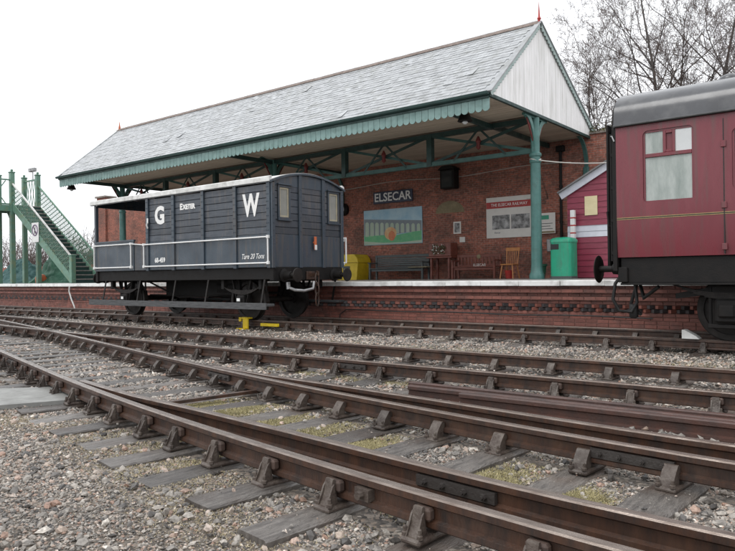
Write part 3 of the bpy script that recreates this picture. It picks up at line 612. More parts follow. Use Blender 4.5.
# litter bin
t = thing('litter_bin', 'bright green plastic litter bin beside the pink shed', 'litter bin', (-7.27, 18.1, PZ)); cx, cy = -7.27, 18.1
def rrect(cx, cy, hx, hy, r, n=4):
    pts = []
    for (sx, sy, a0) in ((1, 1, 0), (-1, 1, 90), (-1, -1, 180), (1, -1, 270)):
        for k in range(n + 1): a = R(a0 + 90 * k / n); pts.append((cx + sx * (hx - r) + r * math.cos(a), cy + sy * (hy - r) + r * math.sin(a)))
    return pts
b = MB(); b.prism(rrect(cx, cy, .30, .27, .09), 'z', PZ + .06, PZ + 1.0); b.build('body', 'bin_green', t, smooth=40)
b = MB(); n_ = 20
lay = [rrect(cx, cy, .315, .285, .1), rrect(cx, cy, .315, .285, .1), rrect(cx, cy, .27, .24, .1), rrect(cx, cy, .16, .13, .08)]; zs = [1.0, 1.07, 1.12, 1.145]
b.add([(p[0], p[1], PZ + z) for l, z in zip(lay, zs) for p in l], [tuple(range(n_))] + [(i * n_ + k, i * n_ + (k + 1) % n_, (i + 1) * n_ + (k + 1) % n_, (i + 1) * n_ + k) for i in range(3) for k in range(n_)] + [tuple(3 * n_ + k for k in range(n_))]); b.build('lid', 'bin_green', t, smooth=50)
b = MB(); b.cbox(cx - .27, cx - .03, cy - .275, cy - .2, PZ + .80, PZ + .96, .01); b.build('opening', 'rubber', t)
b = MB(); b.prism(rrect(cx, cy, .31, .28, .09), 'z', PZ, PZ + .07); b.build('base', 'bench_grey', t)
# red and white marker post
t = thing('marker_post', 'white post with red bands standing behind the green bin', 'post', (-7.25, 18.75, PZ))
b = MB(); b.cbox(-7.31, -7.19, 18.69, 18.81, PZ, PZ + 1.94, .006); b.build('shaft', 'white_paint', t)
for k in range(1, 9): b = MB(); b.cbox(-7.25 - .064, -7.25 + .064, 18.686, 18.814, PZ + .215 * k - .02, PZ + .215 * k + .02, .004); b.build('red_stripe', 'red_paint', t)

# ---- pink shed
SY = 19.0
t = thing('shed', 'pink weatherboarded shed with white band beside the green bin', 'shed', (-5.6, SY + 1.2, PZ))
sx0, sx1, ez, az_ = -7.5, -3.9, 3.35, 4.32; sm = (sx0 + sx1) / 2
z = PZ + .02; k = 0
while z < az_ - .1:
    h = .165; zt = min(z + h, az_ - .02)
    def xr(zz): return (sx0, sx1) if zz <= ez else (sx0 + (zz - ez) / (az_ - ez) * (sm - sx0), sx1 - (zz - ez) / (az_ - ez) * (sx1 - sm))
    a0, a1 = xr(z); c0, c1 = xr(zt); b = MB(); white = 2.13 < z + h / 2 < 2.42
    vs = [(a0, SY - .03, z), (a1, SY - .03, z), (c1, SY - .012, zt), (c0, SY - .012, zt), (a0, SY + .03, z), (a1, SY + .03, z), (c1, SY + .03, zt), (c0, SY + .03, zt)]
    b.add(vs, [(0, 1, 2, 3), (7, 6, 5, 4), (0, 4, 5, 1), (1, 5, 6, 2), (2, 6, 7, 3), (3, 7, 4, 0)]); b.build('weatherboard', 'shed_white' if white else 'shed_pink', t); z += h
b = MB(); b.box(sx0 + .01, sx1 - .01, SY + .03, SY + 2.5, PZ, ez); b.prism([(sx0 + .01, ez), (sx1 - .01, ez), (sm, az_ - .03)], 'y', SY + .03, SY + 2.5); b.build('body', 'shed_pink', t)
for s_ in (1, -1):
    xe = sm - s_ * (sm - sx0 + .18); xz = ez - .097
    b = MB(); b.beam((xe, SY - .08, xz), (sm, SY - .08, az_ + .02), .05, .2, side=(0, 1, 0)); b.build('bargeboard', 'shed_white', t)
    b = MB(); b.beam((xe - s_ * .05, SY + 1.2, xz + .1), (sm, SY + 1.2, az_ + .13), 2.8, .04, side=(0, 1, 0)); b.build('roof_sheet', 'far_roof', t)
b = MB(); b.box(-6.98, -6.62, SY - .05, SY - .035, 2.66, 3.2); tag(b.build('poster', 'yellow_paper'), 'small cream poster on the front of the pink shed', 'poster')

# ================================================================== CANOPY
XG, XL, YE, YRG, YE2, ZE, ZR = -7.88, -28.9, 15.0, 18.0, 22.42, 5.56, 8.08
can = thing('station_canopy', 'long slate roofed platform canopy with teal valance and white gable', 'building', ((XG + XL) / 2, 18, PZ))
SL = math.hypot(YRG - YE, ZR - ZE); au = math.atan2(ZR - ZE, YRG - YE)
b = MB(); b.prism([(YE + .05, ZE - .02), (YRG, ZR - .04), (YE2 - .05, ZE - .02)], 'x', XL + .06, XG - .06); b.build('roof_boarding', 'far_roof', can)
sw, rowh = .26, .175; nrow = int(SL / rowh) + 1; SLT = []
for k in range(6):
    r = random.Random(k); b = MB(); t0, t1 = r.uniform(.003, .006), r.uniform(.003, .006)
    b.add([(-.128, 0, .012), (.128, 0, .012), (.128 + r.uniform(-.01, .0), .40, 0), (-.128, .40, 0), (-.128, 0, .012 + t0), (.128, 0, .012 + t1), (.128, .40, .006), (-.128, .40, .006)], [(3, 2, 1, 0), (4, 5, 6, 7), (0, 1, 5, 4), (1, 2, 6, 5), (2, 3, 7, 6), (3, 0, 4, 7)])
    SLT.append((b.mesh('slate', 'slate'), b))
cand = []
for i in range(nrow):
    x = XG - .13 - (.15 if i % 2 else 0)
    while x > XL + .1: cand.append((x, i)); x -= sw
cand.sort(key=lambda c: -c[0]); ns = 0; ms = MB()
for x, i in cand:
    d = rowh * i - .06; up_ = min(d, SL - .2); y = YE + up_ * math.cos(au); z = ZE + up_ * math.sin(au) + .006 + (.01 if i % 2 else .008)
    me, src = random.choice(SLT); tilt = au + random.gauss(-.010, .006); rz = random.gauss(0, .009); lift = abs(random.gauss(0, .0018))
    if random.random() < .005: rz += random.choice((-.08, .08)); lift += .012
    if ns < 295: inst('slate', me, can, Vector((x, y, z + lift)) - can.location, rot=(tilt, 0, rz)); ns += 1
    else:
        mt = Matrix.Translation((x, y, z + lift)) @ Matrix.Rotation(tilt, 4, 'X') @ Matrix.Rotation(rz, 4, 'Y')
        ms.add([tuple(mt @ Vector(p)) for p in src.v], src.f)
tag(ms.build('slates', 'slate_mass', can, fix=False), kind='stuff')
b = MB(); ab = math.atan2(ZR - ZE, YE2 - YRG); b.beam(((XL + XG) / 2, YRG, ZR + .01), ((XL + XG) / 2, YE2 + .12, ZE - .06), -XL + XG, .03, side=(1, 0, 0)); b.build('rear_slope', 'slate_mass', can)
rg = MB(); rg.prism([(-.15, -.10), (-.135, -.07), (0, .04), (.135, -.07), (.15, -.10), (.0, .0)], 'x', -.225, .222); rgm = rg.mesh('ridge_tile', 'ridge_tile')
x = XG - .2
while x > XL: inst('ridge_tile', rgm, can, Vector((x, YRG, ZR + .03 + random.uniform(-.004, .004))) - can.location); x -= .45
for xx, m_ in ((XG + .02, 'red_paint'), (XL - .02, 'orange')):
    b = MB(); b.lathe([(.05, 0), (.035, .1), (.06, .14), (.03, .2), (.012, .5), (.004, .62)] if xx > -10 else [(.06, 0), (.05, .15), (.03, .25), (.008, .42)], (xx, YRG, ZR - .02), n=10); b.build('finial', m_, can, smooth=40)
# gutter, fascia, valance boards
b = MB(); b.box(XL, XG, YE - .02, YE + .02, ZE - .17, ZE - .01); b.build('fascia', 'teal_dark', can)
b = MB(); pr = [(-.0, .0), (-.015, -.06), (-.06, -.085), (-.105, -.06), (-.12, 0), (-.108, 0), (-.095, -.05), (-.06, -.07), (-.025, -.05), (-.012, 0)]
b.prism([(YE - .02 + p[0], ZE - .03 + p[1]) for p in pr], 'x', XL - .05, XG + .02); b.build('gutter', 'teal_dark', can)
vb = MB(); vw = .095
pts = [(-vw, 0), (vw, 0), (vw, -.26)] + [(vw * math.cos(R(a)), -.26 - .085 * math.sin(R(a))) for a in range(20, 161, 20)] + [(-vw, -.26)]
vb.prism(pts, 'y', -.012, .012); vbm = vb.mesh('valance_board', 'teal_pale')
x = XG - .1
while x > XL + .05: inst('valance_board', vbm, can, Vector((x, YE + .03, ZE - .14 + random.uniform(-.003, .003))) - can.location); x -= .2
# gables
GBT = ZE - .06
for gx, sgn in ((XG, 1), (XL, -1)):
    y = YE + .04; wd = .165
    while y < YE2 - .05:
        y1 = min(y + wd - .006, YE2 - .04)
        def gz(v): return ZE + (v - YE) / (YRG - YE) * (ZR - ZE) if v <= YRG else ZE + (YE2 - v) / (YE2 - YRG) * (ZR - ZE)
        pts = [(y, GBT), (y1, GBT), (y1, max(GBT + .01, gz(y1) - .03))] + ([(YRG, ZR - .03)] if y < YRG < y1 else []) + [(y, max(GBT + .01, gz(y) - .03))]
        b = MB(); b.prism(pts, 'x', gx - .02 + random.uniform(-.003, .003), gx + .005); b.build('gable_board', 'gable_white', can); y += wd
    b = MB(); b.cbox(gx - .04, gx + .035, YE, YE2, GBT - .09, GBT + .0, .008); b.build('gable_sill', 'teal_dark', can)
    # scalloped bargeboards
    for (ya, za, yb_, zb) in ((YE - .06, ZE - .05, YRG, ZR + .02), (YE2 + .06, ZE - .04, YRG, ZR + .02)):
        L_ = math.hypot(yb_ - ya, zb - za); dy, dz = (yb_ - ya) / L_, (zb - za) / L_; ny, nz = dz * (1 if dy > 0 else -1), -abs(dy)
        if dy < 0: ny = -abs(dz)
        else: ny = abs(dz)
        npt = int(L_ / .15); lo = []
        for k in range(npt):
            for f_, dep in ((.04, .085), (.3, .125), (.5, .138), (.7, .125), (.96, .085)):
                s_ = (k + f_) * L_ / npt; lo.append((ya + dy * s_ + ny * dep, za + dz * s_ + nz * dep))
        top = [(ya, za), (yb_, zb)]
        b = MB(); fs = []; vs = []
        for k, (py, pz) in enumerate(lo):
            s_ = (py - ya) * dy + (pz - za) * dz; vs += [(gx + sgn * .04, py, pz), (gx + sgn * .04, ya + dy * s_, za + dz * s_), (gx + sgn * .07, py, pz), (gx + sgn * .07, ya + dy * s_, za + dz * s_)]
        for k in range(len(lo) - 1):
            a_ = 4 * k; c_ = a_ + 4; fs += [(a_, a_ + 1, c_ + 1, c_), (a_ + 2, c_ + 2, c_ + 3, a_ + 3), (a_, c_, c_ + 2, a_ + 2), (a_ + 1, a_ + 3, c_ + 3, c_ + 1)]
        b.add(vs, fs); b.build('bargeboard', 'barge_pale', can)
        b = MB(); b.beam((gx + sgn * .02, ya, za + .02), (gx + sgn * .02, yb_, zb + .02), .16, .03, side=(1, 0, 0)); b.build('verge_strip', 'slate', can)
# soffit boards
y = YE + .06
while y < WY - .02: b = MB(); b.box(XL + .03, XG - .04, y, min(y + .192, WY - .01), GBT - .02 + random.uniform(0, .004), GBT + .01); b.build('soffit_board', 'soffit', can); y += .2
# columns, girder, brackets, arms
CY = 17.9; COLX = [-7.98, -18.45, -28.6]; TZ, BZ = 5.36, 4.48
for cx in COLX:
    b = MB(); b.lathe([(.21, 0), (.21, .12), (.17, .2), (.155, .4), (.148, 1.6), (.14, 3.25), (.165, 3.28), (.165, 3.33), (.135, 3.36), (.135, 3.42), (.17, 3.46), (.17, 3.52), (.125, 3.56), (.12, 4.55)], (cx, CY, PZ), n=20)
    c_ = b.build('column', 'teal', can, smooth=35)
    for sg in (-1, 1):
        pts = []
        for a in range(0, 91, 10): pts.append((CY + sg * (.12 + .62 * (1 - math.cos(R(a)))), 4.40 + .98 * math.sin(R(a))))
        inn = [(CY + sg * (.12 + .62 * (1 - math.cos(R(a))) - .10), 4.40 + .98 * math.sin(R(a)) + .10) for a in range(0, 91, 10)]
        b = MB()
        for k in range(9):
            q = [pts[k], pts[k + 1], inn[k + 1], inn[k]]; b.prism(q, 'x', cx - .045, cx + .045)
        b.beam((cx, CY + sg * .74, 5.40), (cx, CY + sg * .1, 5.40), .09, .06); b.build('bracket', 'teal', can)
        b = MB(); b.beam((cx, CY + sg * .14, 4.75), (cx, CY + sg * .55, 5.36), .03, .05); b.tube([(cx - .02, CY + sg * .3, 5.18), (cx + .02, CY + sg * .3, 5.18)], .1, 12); b.build('bracket_ornament', 'boss_red', can)
# long girder in bays
def girder_bay(xa, xb):
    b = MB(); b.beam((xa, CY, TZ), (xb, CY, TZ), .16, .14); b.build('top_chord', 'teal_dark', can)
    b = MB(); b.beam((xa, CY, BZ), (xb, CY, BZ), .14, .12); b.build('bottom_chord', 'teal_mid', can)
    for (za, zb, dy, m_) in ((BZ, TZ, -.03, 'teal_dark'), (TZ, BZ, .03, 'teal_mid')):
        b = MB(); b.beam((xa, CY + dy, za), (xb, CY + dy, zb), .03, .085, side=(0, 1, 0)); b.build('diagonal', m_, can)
    xm = (xa + xb) / 2; zm = (TZ + BZ) / 2
    for (za, zb) in ((BZ, zm), ):
        b = MB(); b.beam((xa + (xb - xa) * .25, CY - .06, BZ), (xm, CY - .06, TZ), .025, .06, side=(0, 1, 0)); b.build('diagonal', 'teal_dark', can)
        b = MB(); b.beam((xb - (xb - xa) * .25, CY - .06, BZ), (xm, CY - .06, TZ), .025, .06, side=(0, 1, 0)); b.build('diagonal', 'teal_dark', can)
    b = MB(); b.lathe([(.02, -.2), (.07, -.14), (.05, -.02), (.085, .05), (.05, .14), (.02, .2)], (xm, CY - .1, zm), n=10); b.build('boss', 'boss_red', can, smooth=40)
for ca, cb in zip(COLX[1:], COLX[:-1]):
    n = 3; st = (cb - ca) / n
    for k in range(n):
        girder_bay(ca + st * k, ca + st * (k + 1))
        if k: b = MB(); b.cbox(ca + st * k - .09, ca + st * k + .09, CY - .1, CY + .1, BZ - .05, TZ + .05, .01); b.build('post', 'teal_dark', can)
for cx in (-9.3, -18.45, -28.2):
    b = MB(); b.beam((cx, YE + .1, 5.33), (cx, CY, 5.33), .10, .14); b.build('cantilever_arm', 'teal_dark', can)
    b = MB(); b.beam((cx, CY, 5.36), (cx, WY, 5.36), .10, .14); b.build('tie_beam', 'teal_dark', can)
for cx in (-7.98, -18.45, -28.6):       # wall brackets
    b = MB(); pts = [(WY - .02 - .75 * (1 - math.cos(R(a))), 4.35 + 1.05 * math.sin(R(a))) for a in range(0, 91, 10)]
    for k in range(9): b.prism([pts[k], pts[k + 1], (pts[k + 1][0] + .09, pts[k + 1][1] + .0), (pts[k][0] + .09, pts[k][1])], 'x', cx - .06, cx + .06)
    b.cbox(cx - .09, cx + .09, WY - .12, WY + .0, 3.7, 4.5, .02); b.build('wall_bracket', 'teal_mid', can)
# lamps under the eave
for xx, lb in ((-8.85, 'black bell shaped lamp hanging under the eave near the white gable'), (-28.75, 'black bell shaped lamp hanging under the eave at the far end')):
    t = thing('canopy_lamp', lb, 'lamp', (xx, 15.5, 5.0), 'lamps under the canopy eave')
    b = MB(); b.tube([(xx, 15.5, 5.47), (xx, 15.5, 5.3)], .02, 6); b.build('stem', 'black_iron', t)
    b = MB(); b.lathe([(.03, .0), (.06, -.05), (.12, -.12), (.19, -.28), (.2, -.3)], (xx, 15.5, 5.33), n=16); b.build('shade', 'black_iron', t, smooth=50)
    b = MB(); b.lathe([(.05, -.29), (.08, -.33), (.03, -.38)], (xx, 15.5, 5.33), n=12); b.build('bulb', 'frost_glass', t, smooth=50)
# cables from the column
b = MB(); P0, P1 = Vector((-7.98, 17.75, 4.22)), Vector((-4.3, 19.7, 4.35))
b.tube([P0.lerp(P1, k / 12) + Vector((0, 0, -.30 * 4 * (k / 12) * (1 - k / 12) * .8)) for k in range(13)], .016, 6)
b.tube([(-7.98 + .15 * math.cos(R(a)), 17.9 + .15 * math.sin(R(a)), 4.22 + .03 * math.sin(R(2 * a))) for a in range(0, 361, 30)], .018, 6)
tag(b.build('slung_cable', 'cable_white', smooth=40), 'pale cable slung from the teal column towards the maroon coach', 'cable')

# ================================================================== BRAKE VAN
VX0, VX1, VY0, VY1 = -18.40, -11.04, 10.608, 13.048
CXL = -15.8; VB, VM, VT = 1.25, 2.0, 3.14; vc = (VY0 + VY1) / 2
van = thing('brake_van', 'dark grey railway brake van with white G W lettering and open veranda', 'railway wagon', ((VX0 + VX1) / 2, vc, 0))
b = MB(); b.box(CXL + .02, VX1 - .03, VY0 + .03, VY1 - .03, VB, VT); b.box(VX0 + .03, CXL + .05, VY0 + .04, VY1 - .04, VB, VB + .05)
b.build('body_lining', 'black_iron', van)
# planks of the cabin sides
ph = (VT - VM) / 7
for yy, s in ((VY0, -1), (VY1, 1)):
    for k in range(7):
        b = MB(); jt = random.uniform(-.003, .003); y0, y1 = (yy + jt, yy + .035) if s < 0 else (yy - .035, yy + jt); b.cbox(CXL, VX1 - .02, y0, y1, VM + ph * k + .004, VM + ph * (k + 1) - .004, .007); b.build('side_plank', 'van_grey', van)
    xs = [CXL, -14.62, -13.43, -12.24, VX1 - .02]
    for xa, xb in zip(xs[:-1], xs[1:]):
        b = MB(); y0, y1 = (yy - .006, yy + .03) if s < 0 else (yy - .03, yy + .006); b.cbox(xa + .002, xb - .002, y0, y1, VB, VM, .004); b.build('side_plate', 'van_steel', van)
    for xx in xs:
        xx = min(max(xx, CXL + .05), VX1 - .06)
        b = MB(); y0, y1 = (yy - .045, yy - .001) if s < 0 else (yy + .001, yy + .045); b.cbox(xx - .055, xx + .055, y0, y1, VB - .02, VT + .02, .006); b.build('stanchion', 'van_steel', van)
    # veranda low side and door gap
    y0, y1 = (yy - .006, yy + .03) if s < 0 else (yy - .03, yy + .006)
    b = MB(); b.cbox(VX0, -16.42, y0, y1, VB, 2.08, .006); b.cbox(VX0, -16.40, y0 - .015, y1 + .015, 2.05, 2.10, .006); b.build('veranda_side', 'van_steel', van)
    b = MB(); b.cbox(-16.40, CXL - .01, y0 + .012, y1 - .004, VB, 1.95, .006); b.build('veranda_gate', 'van_grey', van)
    b = MB(); b.cbox(VX0 - .0, VX0 + .09, y0 - .01, y0 + .08 if s < 0 else y1 + .01, 2.1, VT + .02, .008) if s < 0 else b.cbox(VX0, VX0 + .09, y1 - .08, y1 + .01, 2.1, VT + .02, .008); b.build('veranda_post', 'van_steel', van)
# ends
for xx, s in ((VX1, 1), (CXL, -1)):
    for k in range(8):
        z0, z1 = VM + ph * k + .004, VM + ph * (k + 1) - .004
        zc = (lambda y: VT + .06 + .25 * (1 - ((y - vc) / 1.25) ** 2))
        segs = [(VY0 + .035, VY1 - .035)]
        if s > 0 and 2.36 - .1 < (z0 + z1) / 2 < 3.13: segs = [(VY0 + .035, 10.80), (11.22, 12.50), (12.94, VY1 - .035)]
        if k == 7: segs = [(VY0 + .25, VY1 - .25)]
        for a0, a1 in segs:
            if a1 - a0 < .05: continue
            x0, x1 = (xx - .035, xx) if s > 0 else (xx, xx + .035); b = MB(); b.cbox(x0, x1, a0, a1, z0, z1, .007); b.build('end_plank', 'van_grey', van)
    b = MB(); b.cbox(xx - .035 if s > 0 else xx, xx + .005 if s > 0 else xx + .035, VY0 + .0, VY1 - .0, VB, VM, .005); b.build('end_plate', 'van_steel', van)
for yy in (VY0 + .03, 11.52, 12.33, VY1 - .03):
    b = MB(); b.cbox(VX1 + .001, VX1 + .05, yy - .05, yy + .05, VB - .02, VT + (.28 if 11 < yy < 12.8 else .02), .006); b.build('end_stanchion', 'van_steel', van)
b = MB(); b.cbox(VX0, VX0 + .04, VY0 + .03, VY1 - .03, VB, 2.05, .006); b.build('veranda_end', 'van_steel', van)
def arc(y, rise=.27, z=VT + .05, half=1.30): return z + rise * (1 - ((y - vc) / half) ** 2)
ys = np.linspace(VY0 - .06, VY1 + .06, 17)
b = MB(); b.prism([(y, arc(y) - .05) for y in ys[1:-1]] + [(VY1 - .05, VT - .03), (VY0 + .05, VT - .03)], 'x', VX1 - .03, VX1 + .012); b.build('end_arch', 'van_steel', van)
b = MB(); b.prism([(y, arc(y) - .05) for y in ys[1:-1]] + [(VY1 - .05, VT - .03), (VY0 + .05, VT - .03)], 'x', VX0 + .01, VX0 + .05); b.build('end_arch', 'van_steel', van)
b = MB(); b.prism([(y, arc(y)) for y in ys] + [(y, arc(y) - .045) for y in ys[::-1]], 'x', VX0 - .1, VX1 + .08); roof = b.build('roof', 'van_steel', van, smooth=30)
b = MB(); b.prism([(y, arc(y) + .012) for y in ys] + [(y, arc(y) + .002) for y in ys[::-1]], 'x', VX0 - .11, VX1 + .05); b.build('roof_canvas', 'white_worn', roof, smooth=30)
for yy, s in ((VY0, -1), (VY1, 1)):
    b = MB(); b.prism([(yy + s * .035, VT + .02), (yy + s * .085, VT + .035), (yy + s * .075, VT + .14), (yy + s * .0, VT + .17), (yy + s * .0, VT + .02)], 'x', VX0 - .11, VX1 + .03); b.build('cornice', 'white_worn', roof)
# end windows
for y0, y1 in ((10.81, 11.21), (12.51, 12.93)):
    b = MB(); zb, zt = 2.34, 3.12
    for q in ((y0, y1, zb, zb + .05), (y0, y1, zt - .05, zt), (y0, y0 + .05, zb + .05, zt - .05), (y1 - .05, y1, zb + .05, zt - .05)): b.cbox(VX1 - .02, VX1 + .03, q[0], q[1], q[2], q[3], .006)
    w = b.build('window', 'van_steel', van)
    b = MB(); b.cbox(VX1 + .0, VX1 + .07, y0 - .03, y1 + .03, zt, zt + .035, .006); b.build('window_hood', 'van_steel', w)
    b = MB(); b.cbox(VX1 + .0, VX1 + .06, y0 - .02, y1 + .02, zb - .035, zb, .006); b.build('window_sill', 'van_steel', w)
    b = MB()
    for q in ((y0 + .05, y1 - .05, zb + .05, zb + .09), (y0 + .05, y1 - .05, zt - .09, zt - .05), (y0 + .05, y0 + .09, zb + .09, zt - .09), (y1 - .09, y1 - .05, zb + .09, zt - .09)): b.box(VX1 - .025, VX1 + .005, *q)
    b.build('sash', 'cream_frame', w)
    b = MB(); b.box(VX1 - .02, VX1 - .01, y0 + .09, y1 - .09, zb + .09, zt - .09); b.build('pane', 'van_glass', w)
bo = MB()
for xx in (CXL + .05, -14.62, -13.43, -12.24, VX1 - .08):
    for k in range(7):
        for q in (-.025, .025): bo.lathe([(.014, -.045), (.012, -.055)], (xx + q, VY0, VM + ph * (k + .5)), 'y', 6)
for yy in (VY0 + .03, 11.52, 12.33, VY1 - .03):
    for k in range(7): bo.lathe([(.014, .05), (.012, .06)], (VX1, yy, VM + ph * (k + .5)), 'x', 6)
tag(bo.build('bolt_heads', 'van_steel', van, fix=False), kind='stuff')
# white handrails
def loop(x0, x1, z0, z1, y, nm='handrail'):
    b = MB(); r = .019
    pts = [(x0, y, z0), (x1, y, z0), (x1, y, z1), (x0, y, z1), (x0, y, z0)]
    for a, c in zip(pts[:-1], pts[1:]): b.tube([a, c], r, 8)
    for p in pts[:4]: b.cbox(p[0] - .035, p[0] + .035, y - .025, y + .06, p[2] - .035, p[2] + .035, .006)
    return b.build(nm, 'white_paint', van)
loop(CXL - .06, VX1 - .05, 1.345, 1.93, VY0 - .07); loop(VX0 + .04, -16.5, 1.345, 1.98, VY0 - .05)
loop(CXL - .06, VX1 - .05, 1.345, 1.93, VY1 + .07); loop(VX0 + .04, -16.5, 1.345, 1.98, VY1 + .05)
b = MB(); b.tube([(-16.5, VY0 - .05, 1.98), (CXL - .06, VY0 - .07, 1.93)], .016, 6); b.build('handrail', 'white_paint', van)
b = MB(); b.tube([(CXL + .12, VY0 - .06, 2.36), (CXL + .12, VY0 - .09, 2.45), (CXL + .16, VY0 - .09, 2.5), (CXL + .12, VY0 - .06, 2.62)], .022, 8); b.build('door_handle', 'white_paint', van)
b = MB(); b.tube([(VX1 + .09, VY1 + .05, 1.35), (VX1 + .09, VY1 + .05, 2.0)], .02, 8); b.tube([(VX1, VY1 - .02, 1.36), (VX1 + .09, VY1 + .05, 1.36)], .018, 6); b.tube([(VX1, VY1 - .02, 1.98), (VX1 + .09, VY1 + .05, 1.98)], .018, 6); b.build('handrail', 'white_paint', van)
b = MB(); b.cbox(VX1 + .05, VX1 + .075, 11.95, 12.03, 1.66, 1.98, .006); b.box(VX1 + .0, VX1 + .06, 11.97, 12.01, 1.82, 1.86); b.build('lamp_bracket', 'orange', van)
b = MB(); b.cbox(VX1 + .076, VX1 + .085, 11.95, 12.03, 1.66, 1.78, .004); b.build('lamp_bracket_tip', 'white_paint', van)
# lettering
text('G', .62, 'letter_white', (-15.22, VY0 - .005, 2.66), van, offset=.026, sx=.95)
text('W', .70, 'letter_white', (-11.70, VY0 - .005, 2.66), van, offset=.026, sx=.72)
text('E', .21, 'letter_white', (-14.30, VY0 - .005, 2.83), van, offset=.010); text('XETER', .165, 'letter_white', (-13.99, VY0 - .005, 2.818), van, offset=.010, sx=1.0)
text('68-459', .17, 'letter_white', (-15.22, VY0 - .012, 1.50), van, offset=.006, sx=.95)
text('Tare 20 Tons', .17, 'letter_white', (-11.66, VY0 - .012, 1.50), van, offset=.001, shear=.35, sx=.82)
# underframe
b = MB()
for yy in (VY0 + .06, VY1 - .16): b.cbox(VX0 + .05, VX1 - .05, yy, yy + .1, .97, 1.25, .008)
b.build('solebar', 'black_iron', van)
for xx in (VX0 - .02, VX1 - .1): b = MB(); b.cbox(xx, xx + .12, VY0 + .02, VY1 - .02, .94, 1.25, .01); b.build('headstock', 'black_iron', van)
WX = (vc, [-17.16, -12.28])
for wx in WX[1]:
    for s in (-1, 1):
        yw = 11.83 + s * .755
        b = MB(); b.lathe([(.08, -.09), (.10, -.07), (.10, -.03), (.40, -.022), (.40, -.05), (.465, -.05), (.47, .05), (.50, .055), (.50, .08), (.40, .08), (.40, .03), (.12, .04), (.12, .12), (.06, .12)] if s < 0 else [(.06, -.12), (.12, -.12), (.12, -.04), (.40, -.03), (.40, -.08), (.50, -.08), (.50, -.055), (.47, -.05), (.465, .05), (.40, .05), (.40, .022), (.10, .03), (.10, .07), (.08, .09)], (wx, yw, .47), 'y', 32); b.build('wheel', 'wheel_iron', van, smooth=35)
        yj = 11.83 + s * 1.0
        b = MB(); b.cbox(wx - .13, wx + .13, yj - .1, yj + .1, .34, .60, .03); b.cbox(wx - .09, wx + .09, yj - .14, yj + .14, .40, .55, .02); b.build('axle_box', 'black_iron', van)
        if s < 0: b = MB(); b.cbox(wx - .05, wx + .06, yj - .146, yj - .138, .46, .53, .002); b.build('axle_plate', 'letter_white', van)
        for k in range(5): 
            b = MB(); hl = .62 - .1 * k
            pts = [(wx + hl * u, yj, .62 + .022 * k + .17 * u * u * (hl / .62) ** 2) for u in np.linspace(-1, 1, 9)]
            for p, q in zip(pts[:-1], pts[1:]): b.beam(p, q, .09, .02)
            b.build('leaf_spring', 'wheel_iron', van)
        for sx in (-1, 1):
            b = MB(); b.beam((wx + sx * .16, yj + .0 * s, .42), (wx + sx * .34, yj + 0, 1.0), .02, .07); b.beam((wx + sx * .15, yj - s * .1, .30), (wx + sx * .2, yj - s * .1, 1.0), .02, .08); b.build('w_iron', 'black_iron', van)
            b = MB(); b.cbox(wx + sx * .66 - .05, wx + sx * .66 + .05, yj - .06, yj + .06, .74, .98, .01); b.build('spring_hanger', 'black_iron', van)
    b = MB(); b.tube([(wx, 10.95, .47), (wx, 12.7, .47)], .07, 12); b.build('axle', 'wheel_iron', van)
for yy in (VY0 - .14, VY1 - .12):
    b = MB(); b.cbox(VX0 - .1, VX1 - .05, yy, yy + .26, .36, .42, .008); b.cbox(VX0 - .1, VX1 - .05, yy - .012, yy + .012, .29, .44, .004) if yy < 12 else None; b.build('footboard', 'step_wood', van)
    for xx in (-18.0, -16.3, -14.72, -13.4, -11.4): b = MB(); b.beam((xx + .05, yy + .22, 1.0), (xx, yy + .13, .39), .05, .02); b.build('footboard_hanger', 'wheel_iron', van)
b = MB()
for y_ in (11.35, 12.2): b.cbox(VX0 + .1, VX1 - .1, y_, y_ + .1, .92, 1.22, .01)
for x_ in (-16.2, -14.7, -13.2): b.cbox(x_, x_ + .12, VY0 + .16, VY1 - .16, .95, 1.2, .01)
b.cbox(-16.6, -12.9, 11.75, 11.85, .55, .95, .01); b.build('underframe', 'black_iron', van)  # centre frames and cross members added to darken the space under the van
b = MB(); b.lathe([(.28, -.35), (.28, .35)], (-14.0, 12.0, .75), 'x', 16); b.build('vacuum_cylinder', 'black_iron', van, smooth=40)
b = MB(); b.tube([(-17, 11.5, .55), (-12.4, 11.5, .55)], .03, 6); b.tube([(-16.2, 10.9, .95), (-15.5, 11.4, .5), (-13.2, 11.4, .6)], .025, 6); b.tube([(-17, 12.2, .62), (-12.4, 12.2, .62)], .03, 6); b.build('brake_rigging', 'black_iron', van)
for wx in WX[1]:
    for sx in (-1, 1): b = MB(); b.prism([(wx + sx * (.50 + d), z) for d, z in ((.0, .25), (.07, .25), (.12, .45), (.07, .7), (.02, .7), (.035, .45))], 'y', 11.0, 11.12); b.beam((wx + sx * .58, 11.06, .65), (wx + sx * .58, 11.06, 1.0), .04, .03); b.build('brake_block', 'wheel_iron', van)
